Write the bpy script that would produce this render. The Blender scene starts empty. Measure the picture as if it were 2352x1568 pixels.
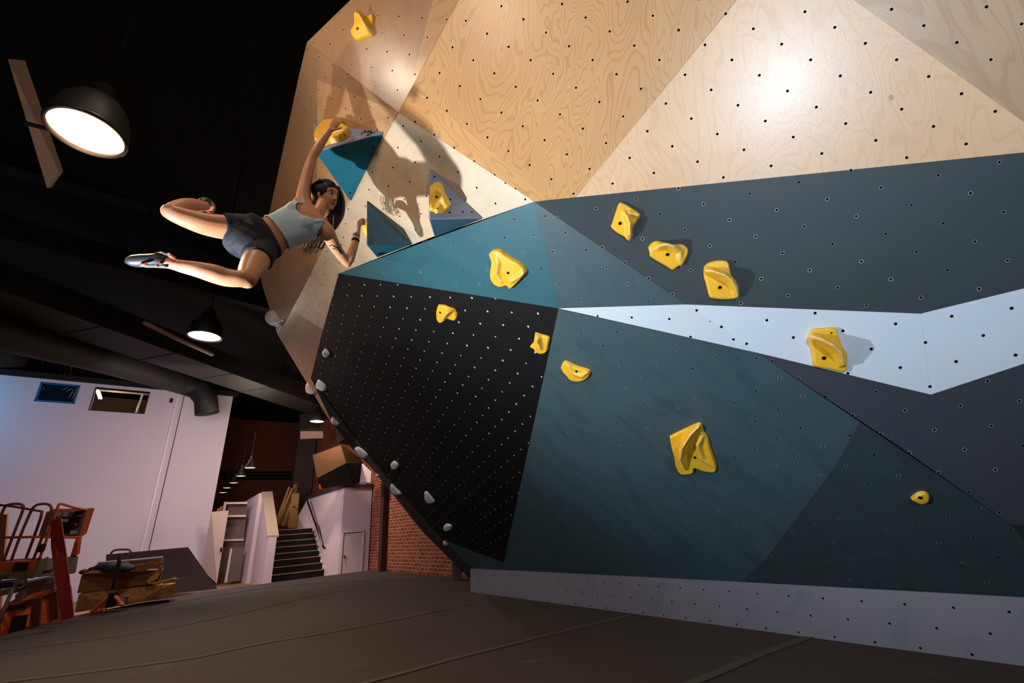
import bpy, bmesh, math, random
from mathutils import Vector, Matrix
from mathutils.geometry import delaunay_2d_cdt
random.seed(7)
C = bpy.context.scene.collection
PI = math.pi
# ------------------------------------------------------------------ camera
EYE = Vector((0, 0, 1.30))                       # camera height over the concrete floor
F = 998.49                                       # focal length in pixels of a 2352 px wide frame
RX = Vector((0.997286, 0.028377, -0.067937))     # camera right
DN = Vector((-0.073625, 0.384376, -0.920236))    # camera down
FW = Vector((0.0, 0.922741, 0.385422))           # camera forward
cam = bpy.data.cameras.new('camera'); camo = bpy.data.objects.new('camera', cam); C.objects.link(camo)
cam.sensor_width = 36; cam.lens = F/2352*36; cam.clip_start = .05; cam.clip_end = 200
m = Matrix.Identity(4)
for i in range(3):
    m[i][0] = RX[i]; m[i][1] = -DN[i]; m[i][2] = -FW[i]; m[i][3] = EYE[i]
camo.matrix_world = m
bpy.context.scene.camera = camo
# ------------------------------------------------------------------ world, exposure, lights
sc = bpy.context.scene
sc.view_settings.view_transform = 'Standard'; sc.view_settings.look = 'None'
sc.view_settings.exposure = 0.0; sc.view_settings.gamma = 1; sc.view_settings.use_curve_mapping = False
w = bpy.data.worlds.new('world'); sc.world = w; w.use_nodes = True
w.node_tree.nodes['Background'].inputs[0].default_value = (.45, .55, .65, 1)
w.node_tree.nodes['Background'].inputs[1].default_value = .012
def light(name, kind, loc, energy, col, size=.3, target=None, spot=None, blend=.5, size_y=None):
    l = bpy.data.lights.new(name, kind); l.energy = energy; l.color = col
    if kind == 'AREA':
        l.shape = 'DISK' if size_y is None else 'ELLIPSE'; l.size = size
        if size_y: l.size_y = size_y
    else:
        l.shadow_soft_size = size
    if kind == 'SPOT': l.spot_size = math.radians(spot); l.spot_blend = blend
    o = bpy.data.objects.new(name, l); C.objects.link(o); o.location = loc
    if target is not None:
        o.rotation_euler = (Vector(target)-Vector(loc)).to_track_quat('-Z', 'Y').to_euler()
    return o
COOL = (.64, .82, 1.0); WARM = (1.0, .62, .34); WARMW = (1.0, .80, .62)
light('flood_behind_camera', 'SPOT', (1.6, -3.4, 2.6), 950, COOL, .14, (2.1, 1.75, 3.5), 72, 1.0)
light('strobe_left', 'SPOT', (-2.78, 1.82, 1.7), 720, (.84, .93, 1.0), .02, (.6, 2.6, 3.6), 112, 1.0)
light('high_bay_key', 'POINT', (-3.36, 2.55, 4.24), 70, WARM, .14)
light('high_bay_key_down', 'AREA', (-3.36, 2.55, 4.30), 75, WARM, .4, (-3.2, 2.55, 0))
light('high_bay_rear_left', 'POINT', (-5.1, 6.5, 4.2), 9, WARMW, .15)
light('high_bay_rear_down', 'AREA', (-5.1, 6.5, 4.24), 90, WARMW, .4, (-5.1, 6.5, 0))
light('high_bay_far_down', 'AREA', (-6.6, 14.0, 4.9), 130, WARMW, .4, (-6.0, 12.5, 0))
light('high_bay_far', 'POINT', (-6.6, 14.0, 4.9), 60, WARMW, .15)
light('high_bay_over_camera', 'AREA', (-1.8, -1.6, 5.2), 60, WARMW, .5, (-1.5, 3.0, 0))
light('high_bay_top', 'POINT', (-2.1, 1.70, 5.55), 42, WARMW, .10)
light('hall_wash', 'AREA', (-8.6, 10.4, 4.3), 240, (1.0, .76, .82), 2.0, (-12.5, 17, 1.5))
light('cyan_hall_light', 'AREA', (-17.0, 10.5, 5.5), 75, (.12, .55, 1.0), .8, (-19.0, 15.5, 6.0))
light('cyan_low_light', 'AREA', (-4.5, 1.0, .8), 42, (.16, .66, 1.0), .5, (-2.0, 3.0, 2.4))
light('stair_light', 'POINT', (-9.5, 15.0, 4.3), 120, WARMW, .2)
# ------------------------------------------------------------------ geometry helpers
def ray(x, y): return RX*((x-1176)/F)+DN*((y-784)/F)+FW
def P(x, y, d): return EYE+ray(x, y)*d                        # the point seen at a pixel, at a depth along the view axis
E1 = Vector((.782, .623, 0)).normalized(); E2 = Vector((.623, -.782, 0)).normalized()
def E(a, b, z): return E1*a+E2*b+Vector((0, 0, z+1.3))        # building axes; z counted from eye level
class Plane:
    def __init__(s, o, n, u, v): s.o, s.n, s.u, s.v = o, n.normalized(), u, v
    def at(s, x, y, h=0):                                     # pixel -> point h metres in front of the plane
        d = ray(x, y); o = s.o-s.n*h
        return EYE+d*((o-EYE).dot(s.n)/d.dot(s.n))
    def pt(s, q, h=0):
        if isinstance(q, Vector): return q
        return s.at(q[0], q[1], h if len(q) < 3 else q[2])
    def lat(s, X): d = X-s.o; return (d.dot(s.u)/.2, d.dot(s.v)/.2)
def V(*a): return Vector(a)
def mkplane(o, n, u, v):
    n = V(*n).normalized(); u = V(*u); u = (u-n*u.dot(n)).normalized(); v0 = V(*v); v2 = n.cross(u)
    if v2.dot(v0) < 0: v2 = -v2
    return Plane(V(*o)+V(0, 0, 1.3), n, u, v2)
PA = mkplane((1.8077, 1.8307, 2.6274), (.2944, .8294, .4747), (.75022, .10718, -.65244), (-.59204, .54821, -.59072))
PB = mkplane((.6177, 3.3626, 1.4594), (.5536, .4408, .7065), (.70447, .20453, -.67963), (.44408, -.874, .19728))
PS = mkplane((-1.41, 2.744, 3.802), (.7095, .558, .4304), (.188, .416, -.85), (.671, -.649, -.264))
PT = mkplane((-.479, 2.181, 3.505), (.5121, .8261, .235), (.203, .15, -.969), (-.827, .549, -.127))
KE = V(.61706, -.78692, 0)
PK = Plane(V(-1.0765, 8.987, .24)+KE*3.0-V(0, 0, 0), V(.78692, .61706, 0), (KE+V(0, 0, 1)).normalized(), (KE-V(0, 0, 1)).normalized())
def link(name, me, mat=None, parent=None):
    o = bpy.data.objects.new(name, me); C.objects.link(o)
    if mat: me.materials.append(mat)
    if parent is not None: o.parent = parent; o.matrix_parent_inverse = parent.matrix_world.inverted() if False else Matrix.Translation(-parent.location)
    return o
def tobj(name, bm, mat=None, parent=None, smooth=False, label=None):
    bmesh.ops.recalc_face_normals(bm, faces=bm.faces[:])
    me = bpy.data.meshes.new(name); bm.to_mesh(me); bm.free()
    if smooth:
        for p in me.polygons: p.use_smooth = True
    o = link(name, me, mat, parent)
    if label: o['label'] = label
    return o
def thing(name, label, cat, loc, group=None):
    o = bpy.data.objects.new(name, None); C.objects.link(o); o.location = loc; o.empty_display_size = .1
    o['label'] = label; o['category'] = cat
    if group: o['group'] = group
    return o
def tag(o, label, cat, group=None, kind=None):
    o['label'] = label; o['category'] = cat
    if group: o['group'] = group
    if kind: o['kind'] = kind
    return o
def struct(o): o['kind'] = 'structure'; return o
def NB(): return bmesh.new()
def box8(bm, c):                                              # 8 corners: bottom loop 0-3, top loop 4-7
    v = [bm.verts.new(p) for p in c]
    for f in ((0, 3, 2, 1), (4, 5, 6, 7), (0, 1, 5, 4), (1, 2, 6, 5), (2, 3, 7, 6), (3, 0, 4, 7)):
        bm.faces.new([v[i] for i in f])
def ebox(bm, a0, a1, b0, b1, z0, z1):                         # box along the building axes
    box8(bm, [E(a0, b0, z0), E(a1, b0, z0), E(a1, b1, z0), E(a0, b1, z0), E(a0, b0, z1), E(a1, b0, z1), E(a1, b1, z1), E(a0, b1, z1)])
def prism(bm, pts, off):                                      # polygon extruded by a vector
    a = [bm.verts.new(p) for p in pts]; b = [bm.verts.new(p+off) for p in pts]; n = len(a)
    bm.faces.new(a); bm.faces.new(b[::-1])
    for i in range(n): bm.faces.new((a[i], b[i], b[(i+1) % n], a[(i+1) % n]))
def frames(pts, up=None):
    T = []
    for i in range(len(pts)):
        a = pts[max(i-1, 0)]; b = pts[min(i+1, len(pts)-1)]; T.append((b-a).normalized())
    u = up or (V(0, 0, 1) if abs(T[0].z) < .9 else V(1, 0, 0))
    out = []
    for t in T:
        u = u-t*u.dot(t)
        if u.length < 1e-6: u = t.orthogonal()
        u.normalize(); out.append((u.copy(), t.cross(u)))
    return out
def tube(bm, pts, r, n=10, up=None, cap=True):                # r: radius, or list of radius / (ru, rv)
    pts = [Vector(p) for p in pts]; fr = frames(pts, up.copy() if up else None); rings = []
    for i, p in enumerate(pts):
        q = r[i] if isinstance(r, (list, tuple)) else r
        ru, rv = q if isinstance(q, tuple) else (q, q)
        u, v = fr[i]
        rings.append([bm.verts.new(p+u*(ru*math.cos(2*PI*k/n))+v*(rv*math.sin(2*PI*k/n))) for k in range(n)])
    for a, b in zip(rings, rings[1:]):
        for k in range(n): bm.faces.new((a[k], a[(k+1) % n], b[(k+1) % n], b[k]))
    if cap: bm.faces.new(rings[0][::-1]); bm.faces.new(rings[-1])
    return rings
def spline(pts, k=6):                                         # Catmull-Rom through tuples/vectors (any size)
    pts = [tuple(p) for p in pts]; q = [pts[0]]+pts+[pts[-1]]; out = []
    for i in range(1, len(q)-2):
        for j in range(k):
            t = j/k; o = []
            for a, b, c, d in zip(q[i-1], q[i], q[i+1], q[i+2]):
                o.append(.5*((2*b)+(-a+c)*t+(2*a-5*b+4*c-d)*t*t+(-a+3*b-3*c+d)*t**3))
            out.append(tuple(o))
    out.append(pts[-1]); return out
def ellipsoid(bm, c, ax, rs, n=16, m_=10):
    U, Vv, W_ = ax; rows = []
    for j in range(m_+1):
        ph = PI*j/m_
        rows.append([bm.verts.new(c+W_*(rs[2]*math.cos(ph))+(U*(rs[0]*math.cos(2*PI*k/n))+Vv*(rs[1]*math.sin(2*PI*k/n)))*max(math.sin(ph), 1e-3)) for k in range(n)])
    for a, b in zip(rows, rows[1:]):
        for k in range(n): bm.faces.new((a[k], a[(k+1) % n], b[(k+1) % n], b[k]))
    bm.faces.new(rows[0][::-1]); bm.faces.new(rows[-1])
def lathe(bm, c, prof, n=32, axis=V(0, 0, 1)):
    u = axis.orthogonal().normalized(); v = axis.cross(u); rows = []
    for r, h in prof:
        rows.append([bm.verts.new(c+axis*h+u*(r*math.cos(2*PI*k/n))+v*(r*math.sin(2*PI*k/n))) for k in range(n)])
    for a, b in zip(rows, rows[1:]):
        for k in range(n): bm.faces.new((a[k], a[(k+1) % n], b[(k+1) % n], b[k]))
    return rows
def bevel(o, wd=.01, seg=2, ang=30):
    b = o.modifiers.new('bevel', 'BEVEL'); b.width = wd; b.segments = seg; b.limit_method = 'ANGLE'; b.angle_limit = math.radians(ang)
    return o
# ------------------------------------------------------------------ materials
def lin(r, g, b):
    f = lambda c: (c/255/12.92) if c/255 <= .04045 else ((c/255+.055)/1.055)**2.4
    return (f(r), f(g), f(b), 1)
class NT:
    def __init__(s, name):
        s.m = bpy.data.materials.new(name); s.m.use_nodes = True; s.t = s.m.node_tree; s.b = s.t.nodes['Principled BSDF']
    def n(s, typ, **k):
        nd = s.t.nodes.new(typ)
        for a, v in k.items():
            if a.startswith('i_'):
                key = a[2:]; key = int(key) if key.isdigit() else key.replace('_', ' ')
                if hasattr(v, 'is_output'): s.t.links.new(v, nd.inputs[key])
                else: nd.inputs[key].default_value = v
            else: setattr(nd, a, v)
        return nd
    def l(s, a, b): s.t.links.new(a, b)
    def math(s, op, a, b=None, c=None):
        nd = s.t.nodes.new('ShaderNodeMath'); nd.operation = op
        for i, v in enumerate((a, b, c)):
            if v is None: continue
            if hasattr(v, 'is_output'): s.l(v, nd.inputs[i])
            else: nd.inputs[i].default_value = v
        return nd.outputs[0]
    def vmath(s, op, a, b=None):
        nd = s.t.nodes.new('ShaderNodeVectorMath'); nd.operation = op
        for i, v in enumerate((a, b)):
            if v is None: continue
            if hasattr(v, 'is_output'): s.l(v, nd.inputs[i])
            else: nd.inputs[i].default_value = v
        return nd.outputs['Value' if op == 'LENGTH' else 'Vector']
    def mix(s, f, a, b, bt='MIX'):
        nd = s.t.nodes.new('ShaderNodeMix'); nd.data_type = 'RGBA'; nd.blend_type = bt
        for k, v in ((0, f), (6, a), (7, b)):
            if hasattr(v, 'is_output'): s.l(v, nd.inputs[k])
            else: nd.inputs[k].default_value = v
        return nd.outputs[2]
    def step(s, v, a, b):
        nd = s.n('ShaderNodeMapRange', i_1=a, i_2=b); s.l(v, nd.inputs[0]); return nd.outputs[0]
    def noise(s, vec, scale, detail=3, rough=.5, dist=0):
        nd = s.n('ShaderNodeTexNoise', i_Scale=scale, i_Detail=detail, i_Roughness=rough, i_Distortion=dist)
        if vec is not None: s.l(vec, nd.inputs['Vector'])
        return nd.outputs['Fac']
    def bump(s, h, strength, dist=.002):
        nd = s.n('ShaderNodeBump', i_Strength=strength, i_Distance=dist); s.l(h, nd.inputs['Height']); s.l(nd.outputs[0], s.b.inputs['Normal']); return nd
    def fin(s, col, rough, spec=.5, metal=0):
        for k, v in (('Base Color', col), ('Roughness', rough), ('Specular IOR Level', spec), ('Metallic', metal)):
            if hasattr(v, 'is_output'): s.l(v, s.b.inputs[k])
            else: s.b.inputs[k].default_value = v
        return s.m
def plain(name, col, rough=.6, spec=.4, metal=0, var=.12, sc_=6, bump=0, bs=80):
    t = NT(name); co = t.n('ShaderNodeTexCoord').outputs['Object']
    n = t.noise(co, sc_, 4, .6); c = t.mix(n, tuple(x*(1-var) for x in col[:3])+(1,), tuple(min(x*(1+var), 1) for x in col[:3])+(1,))
    if bump: t.bump(t.noise(co, bs, 3), bump, .003)
    return t.fin(c, rough, spec, metal)
def holes(t, uv, col, dark=.0085, ring=.0085, ringcol=None, wob=.0):
    """T-nut holes on the 20 cm bolt grid of a panel (uv counts grid steps)."""
    p = t.vmath('SUBTRACT', t.vmath('FRACTION', t.vmath('ADD', uv, (100.5, 100.5, 0))), (.5, .5, 0))
    p = t.vmath('MULTIPLY', p, (1, 1, 0)); r = t.math('MULTIPLY', t.vmath('LENGTH', p), .2)
    if ringcol:
        cell = t.vmath('FLOOR', t.vmath('ADD', uv, (100.5, 100.5, 0)))
        wn = t.n('ShaderNodeTexWhiteNoise'); t.l(cell, wn.inputs['Vector'])
        rr = t.math('ADD', ring-.0025, t.math('MULTIPLY', wn.outputs['Value'], .004))
        nz = t.math('MULTIPLY', t.math('SUBTRACT', t.noise(uv, 22, 2), .5), .006)
        rm = t.math('LESS_THAN', t.math('ADD', r, nz), rr)
        col = t.mix(rm, col, ringcol)
    dm = t.math('LESS_THAN', r, dark)
    inv = t.math('SUBTRACT', 1.0, dm); t.hole_inv = inv
    return t.mix(dm, col, (.004, .004, .004, 1)), dm
def plymat(name, base, line, ang=0., amt=.5, freq=26, off=0., stretch=.3, rough=.33, dirt=.0, sparkle=.35, coat=.32):
    t = NT(name); uv = t.n('ShaderNodeUVMap', uv_map='lat').outputs[0]
    mp = t.n('ShaderNodeMapping', i_Location=(off, off*.7, 0), i_Rotation=(0, 0, ang), i_Scale=(.2, .2, .2)); t.l(uv, mp.inputs[0]); q = mp.outputs[0]
    warp = t.vmath('MULTIPLY', q, (1.0, stretch, 1))
    big = t.noise(warp, 2.3, 3, .45, .35)
    rings = t.math('SINE', t.math('MULTIPLY', big, freq*6.28))
    lines = t.step(rings, .45, 1.0)
    fib = t.noise(t.vmath('MULTIPLY', q, (60, 2.5, 1)), 3, 3, .6)
    blot = t.noise(q, 1.3, 3, .5)
    c = t.mix(t.math('MULTIPLY', lines, amt), base, line)
    c = t.mix(t.step(blot, .35, .75), c, t.mix(.35, c, line))
    c = t.mix(t.math('MULTIPLY', t.step(fib, .45, .8), .28*amt+.06), c, line)
    vor = t.n('ShaderNodeTexVoronoi', i_Scale=1.6, i_Randomness=1.0); t.l(t.vmath('MULTIPLY', q, (1.0, .6, 1)), vor.inputs['Vector'])
    c = t.mix(t.math('MULTIPLY', t.math('LESS_THAN', vor.outputs['Distance'], .018), .55), c, lin(120, 74, 40))
    if dirt: c = t.mix(t.math('MULTIPLY', t.step(t.noise(q, 2.2, 4, .6), .5, .8), dirt), c, lin(120, 84, 58))
    c, dm = holes(t, uv, c, .0085, .0105, lin(226, 196, 160))
    t.bump(t.math('ADD', t.noise(q, 240, 1, .6), t.math('MULTIPLY', fib, .5)), sparkle, .0022)
    t.l(t.math('MULTIPLY', t.hole_inv, coat), t.b.inputs['Coat Weight']); t.b.inputs['Coat Roughness'].default_value = .27
    return t.fin(c, rough, t.math('MULTIPLY', t.hole_inv, .5))
def paintmat(name, col, ring=None, rough=.5, dark=.0078, rr=.0112, mott=.12, sparkle=.25, smudge=None, spec=.5):
    t = NT(name); uv = t.n('ShaderNodeUVMap', uv_map='lat').outputs[0]
    q = t.vmath('MULTIPLY', uv, (.2, .2, .2))
    n = t.noise(q, 2.0, 5, .6)
    c = t.mix(n, tuple(x*(1-mott) for x in col[:3])+(1,), tuple(min(1, x*(1+mott)) for x in col[:3])+(1,))
    if smudge:
        c = t.mix(t.math('MULTIPLY', t.step(t.noise(t.vmath('MULTIPLY', q, (1, 3, 1)), 1.6, 5, .65, .5), .5, .72), .55), c, smudge)
    c, dm = holes(t, uv, c, dark, rr, ring)
    t.bump(t.noise(q, 260, 2, .6), sparkle, .0012)
    return t.fin(c, rough, t.math('MULTIPLY', t.hole_inv, spec*.8))
M = {}
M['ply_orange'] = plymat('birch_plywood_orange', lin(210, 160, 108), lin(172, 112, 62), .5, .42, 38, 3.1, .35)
M['ply_strip'] = plymat('birch_plywood_strip', lin(214, 160, 106), lin(176, 118, 68), 1.5, .45, 30, 9.7, .25)
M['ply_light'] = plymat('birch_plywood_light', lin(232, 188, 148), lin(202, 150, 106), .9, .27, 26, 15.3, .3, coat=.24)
M['ply_pale'] = plymat('birch_plywood_pale', lin(196, 158, 124), lin(162, 120, 84), 1.2, .35, 12, 22.3, .3)
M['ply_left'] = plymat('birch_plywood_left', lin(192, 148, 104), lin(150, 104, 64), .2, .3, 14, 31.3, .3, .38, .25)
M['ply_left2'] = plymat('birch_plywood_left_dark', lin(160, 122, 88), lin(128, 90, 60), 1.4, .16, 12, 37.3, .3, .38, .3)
M['ply_worn'] = plymat('birch_plywood_worn', lin(206, 182, 152), lin(178, 142, 104), .7, .16, 12, 41.3, .35, .40, .45)
M['black'] = paintmat('black_painted_plywood', lin(13, 12, 13), lin(205, 200, 196), .62, .0028, .0098, .2, .15, spec=.25)
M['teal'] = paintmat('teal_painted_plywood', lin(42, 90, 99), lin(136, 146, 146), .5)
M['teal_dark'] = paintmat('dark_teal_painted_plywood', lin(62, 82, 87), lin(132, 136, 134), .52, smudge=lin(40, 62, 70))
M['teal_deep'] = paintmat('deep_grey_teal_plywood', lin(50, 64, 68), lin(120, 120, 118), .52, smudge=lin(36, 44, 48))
M['slate'] = paintmat('slate_painted_plywood', lin(56, 63, 65), lin(146, 142, 138), .5)
M['slate_dark'] = paintmat('dark_slate_painted_plywood', lin(60, 62, 68), lin(132, 126, 124), .5, smudge=lin(52, 60, 68))
M['white'] = paintmat('white_painted_plywood', lin(208, 214, 222), lin(190, 170, 150), .5, .009, .0105, .04)
M['kick'] = paintmat('grey_painted_kickboard', lin(110, 108, 120), lin(120, 112, 116), .5, .0085, .0095, .1, smudge=lin(84, 94, 110))
M['side'] = paintmat('dark_side_panel', lin(52, 46, 46), lin(70, 62, 60), .42, .006, .008, .15)
M['frame_dark'] = plain('dark_frame', lin(20, 19, 18), .8)
# climbing holds: yellow resin with chalk on the ridges
def holdmat(name, col, hi):
    t = NT(name); at = t.n('ShaderNodeAttribute', attribute_name='chalk').outputs['Fac']; co = t.n('ShaderNodeTexCoord').outputs['Object']
    c = t.mix(t.noise(co, 9, 4), col, hi)
    c = t.mix(t.math('MULTIPLY', t.step(t.noise(co, 14, 5, .7), .56, .75), .35), c, tuple(x*.55 for x in col[:3])+(1,))
    k = t.math('MULTIPLY', t.math('MULTIPLY', at, t.step(t.noise(co, 30, 4, .7), .35, .6)), .8)
    c = t.mix(k, c, lin(226, 208, 190))
    t.bump(t.noise(co, 300, 2), .25, .0012)
    return t.fin(c, .42, .5)
M['yellow'] = holdmat('yellow_resin', lin(232, 166, 28), lin(246, 190, 52))
M['hold_white'] = holdmat('white_resin', lin(196, 200, 206), lin(216, 220, 226))
M['hold_pink'] = holdmat('pale_resin', lin(190, 172, 168), lin(206, 190, 186))
M['bolt'] = plain('black_bolt_steel', lin(12, 12, 13), .35, .5, .6)
M['vol_grey'] = plain('grey_textured_volume', lin(128, 128, 142), .75, .3, 0, .08, 5, .35, 260)
M['vol_teal'] = plain('teal_textured_volume', lin(30, 106, 122), .75, .3, 0, .08, 5, .35, 260)
M['vol_slate'] = plain('slate_textured_volume', lin(58, 92, 108), .75, .3, 0, .08, 5, .35, 260)
M['ink'] = plain('black_ink', lin(10, 10, 12), .6, .2)
M['skin'] = None
# ------------------------------------------------------------------ climbing wall (four big planes, panels as parts)
def inset(pts, pl, d):
    uv = [pl.lat(p) for p in pts]; uv = [(a*.2, b*.2) for a, b in uv]; n = len(uv)
    ar = sum(uv[i][0]*uv[(i+1) % n][1]-uv[(i+1) % n][0]*uv[i][1] for i in range(n)); s = 1 if ar > 0 else -1
    out = []
    for i in range(n):
        p0, p1, p2 = Vector(uv[i-1]), Vector(uv[i]), Vector(uv[(i+1) % n])
        a = (p1-p0).normalized(); b = (p2-p1).normalized()
        na = Vector((-a.y, a.x))*s; nb = Vector((-b.y, b.x))*s; k = 1+na.dot(nb)
        q = p1+(na+nb)*(d/max(k, .3)); out.append(pl.o+pl.u*q.x+pl.v*q.y)
    return out
wall = thing('climbing_wall', 'huge overhanging bouldering wall of bare plywood and teal, grey, white and black painted panels', 'climbing wall', V(1.1, 6.2, .21))
def panel(name, pl, poly, mat, label=None, th=.018, gap=.0003):
    pts = inset([pl.pt(q) for q in poly], pl, gap)
    bm = NB(); prism(bm, pts, pl.n*th); lay = bm.loops.layers.uv.new('lat')
    for f in bm.faces:
        for lp in f.loops: lp[lay].uv = pl.lat(lp.vert.co)
    return tobj(name, bm, mat, wall, label=label)
Ap = PS.at(705, 97); Bp = PA.at(915, 257)
TOPZ = 5.72
def lineAt(pl, p, q, z=TOPZ):                                 # extend the pixel edge p->q on a plane up to the wall top
    a, b = pl.pt(p), pl.pt(q); t = (z-a.z)/(b.z-a.z); return a+(b-a)*t
tW1 = lineAt(PA, (915, 257), (1053, 0))
tW2 = lineAt(PA, (1323, 449), (1690, 0))
hd = PA.n.cross(V(0, 0, 1)).normalized(); hd = hd if hd.x > 0 else -hd
tW4 = tW1+hd*4.6
def ext(pl, p, q, k): a, b = pl.pt(p), pl.pt(q); return b+(b-a)*k
B_, C_, D_, E_, F_, G_, J_ = (915, 257), (1227, 463), (778, 628), (1283, 708), (1575, 699), (1740, 810), (2320, 1203)
panel('plywood_panel', PA, [(949, 195), (1263, 459), (1323, 453), tW2, tW1], M['ply_orange'], 'orange birch plywood with wavy grain')
panel('plywood_panel', PA, [B_, (1227, 463), (1263, 459), (949, 195)], M['ply_strip'], 'narrow plywood strip')
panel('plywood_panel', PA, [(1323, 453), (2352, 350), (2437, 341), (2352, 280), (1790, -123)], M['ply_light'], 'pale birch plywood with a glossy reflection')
panel('plywood_panel', PA, [(1790, -123), (2352, 280), (2437, 341), ext(PA, (1227, 463), (2352, 350), .5), tW4, tW2], M['ply_pale'], 'dull plywood beyond the seam')
panel('painted_panel', PA, [C_, (1623, 423), (2115, 720), F_], M['slate'], 'slate grey paint')
panel('painted_panel', PA, [(1623, 423), (2352, 350), ext(PA, (1227, 463), (2352, 350), .5), ext(PA, (2115, 720), (2352, 662), 1.8), (2352, 662), (2115, 720)], M['slate'], 'slate grey paint')
panel('painted_panel', PA, [F_, (2115, 720), (2138, 906), G_], M['white'], 'white stripe')
panel('painted_panel', PA, [(2115, 720), (2352, 662), ext(PA, (2115, 720), (2352, 662), 1.8), ext(PA, (2138, 906), (2352, 835), 1.8), (2352, 835), (2138, 906)], M['white'], 'white stripe')
panel('painted_panel', PA, [G_, (2138, 906), (2061, 1022)], M['slate_dark'], 'dark slate paint')
panel('painted_panel', PA, [(2138, 906), (2352, 835), ext(PA, (2138, 906), (2352, 835), 1.8), (2500, 1222), (2320, 1203), (2061, 1022)], M['slate_dark'], 'dark slate paint')
# left plane
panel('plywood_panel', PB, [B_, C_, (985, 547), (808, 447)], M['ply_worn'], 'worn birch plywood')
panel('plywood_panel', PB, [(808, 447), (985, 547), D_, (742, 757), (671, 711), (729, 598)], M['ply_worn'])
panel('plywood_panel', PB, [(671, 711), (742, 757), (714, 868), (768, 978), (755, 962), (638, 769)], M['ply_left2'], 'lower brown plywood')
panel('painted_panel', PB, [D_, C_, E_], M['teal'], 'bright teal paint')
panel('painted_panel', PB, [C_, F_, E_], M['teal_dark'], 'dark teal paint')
panel('painted_panel', PB, [E_, F_, G_], M['white'], 'white stripe tip')
kt = lambda x: (x, 1302+(x-1080)*70/1272)                     # wall foot line
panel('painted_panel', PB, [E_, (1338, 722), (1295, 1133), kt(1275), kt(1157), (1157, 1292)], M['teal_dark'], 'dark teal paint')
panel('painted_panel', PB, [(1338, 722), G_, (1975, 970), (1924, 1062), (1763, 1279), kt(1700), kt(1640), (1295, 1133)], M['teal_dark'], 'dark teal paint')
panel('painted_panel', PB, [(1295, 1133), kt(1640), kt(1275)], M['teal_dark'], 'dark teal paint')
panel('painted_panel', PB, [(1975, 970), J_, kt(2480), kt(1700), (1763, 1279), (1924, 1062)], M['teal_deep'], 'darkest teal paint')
panel('painted_panel', PB, [D_, E_, (1157, 1292), (1015, 1238), (860, 1062), (809, 999), (714, 868)], M['black'], 'black paint with pale bolt holes')
panel('painted_panel', PB, [(1015, 1238), (1157, 1292), kt(1157), (1080, 1302)], M['teal_dark'], 'dark teal paint')
# far left plane and upper left plane
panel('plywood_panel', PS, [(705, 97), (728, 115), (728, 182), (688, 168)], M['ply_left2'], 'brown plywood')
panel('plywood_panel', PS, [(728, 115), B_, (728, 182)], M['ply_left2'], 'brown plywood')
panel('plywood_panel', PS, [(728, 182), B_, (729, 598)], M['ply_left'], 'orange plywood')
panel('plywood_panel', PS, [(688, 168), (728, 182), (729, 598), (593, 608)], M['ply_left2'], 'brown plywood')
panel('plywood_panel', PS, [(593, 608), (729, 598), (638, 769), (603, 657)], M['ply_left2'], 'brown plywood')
tTd = lineAt(PT, (915, 257), (994, 0))
tBT = tW1
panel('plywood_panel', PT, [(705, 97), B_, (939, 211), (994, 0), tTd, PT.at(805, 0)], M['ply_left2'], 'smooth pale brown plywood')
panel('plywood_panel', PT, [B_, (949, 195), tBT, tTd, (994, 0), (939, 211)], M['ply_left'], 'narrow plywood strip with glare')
# kickboard
kb = lambda x: PK.at(*kt(x))
def kick(x0, x1, xb0, xb1, label=None):
    t0, t1 = kb(x0), kb(x1); b0, b1 = PK.at(xb0, 1361+(xb0-1081)*172/1271), PK.at(xb1, 1361+(xb1-1081)*172/1271)
    b0.z = b1.z = .212; t0.z = t1.z = .615
    return panel('kickboard', PK, [t0, t1, b1, b0], M['kick'], label)
kick(1080, 1272, 1081, 1240, 'short grey kickboard'); kick(1272, 1420, 1240, 1478); kick(1420, 2013, 1478, 1939); kick(2013, 2520, 1939, 2480)
n0 = kb(1080); bm = NB(); n1 = V(n0.x, n0.y, .212)
prism(bm, [V(n0.x, n0.y, .61), n1, n1-V(-.25, -.3, 0)*1.0+PK.n*.0, V(n0.x+.25, n0.y+.3, .61)], PK.n*.02)
tobj('kickboard_return', bm, M['side'], wall)
# side return along the lower left edge
edge = [(714, 868), (809, 999), (860, 1062), (1015, 1238), (1080, 1302)]
outl = [(765, 974), (808, 1029), (850, 1070), (968, 1218), (1078, 1328)]
outl2 = []
for a, b in zip(edge, outl):
    pa = PB.at(*a); dd = (pa-EYE).dot(FW); outl2.append(P(b[0], b[1], dd*1.035))
inner = [PB.at(*a) for a in edge]
bm = NB(); vi = [bm.verts.new(p) for p in inner]; vo = [bm.verts.new(p) for p in outl2]; vb = [bm.verts.new(p+PB.n*.5) for p in outl2]
for i in range(4):
    bm.faces.new((vi[i], vi[i+1], vo[i+1], vo[i])); bm.faces.new((vo[i], vo[i+1], vb[i+1], vb[i]))
lay = bm.loops.layers.uv.new('lat')
for f in bm.faces:
    for lp in f.loops: lp[lay].uv = PB.lat(lp.vert.co)
tobj('side_panel', bm, M['side'], wall, label='dark brown return panel along the lower left edge')
# timber frame behind the panels
bm = NB()
for (pl, a, b) in ((PB, (1000, 600), (1100, 1150)), (PA, (1300, 300), (2200, 500)), (PB, (900, 500), (1400, 1000)), (PA, (1500, 200), (1900, 700))):
    p, q = pl.at(*a)+pl.n*.1, pl.at(*b)+pl.n*.1; tube(bm, [p, q], .04, 4)
tobj('support_frame', bm, M['frame_dark'], wall)
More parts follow.
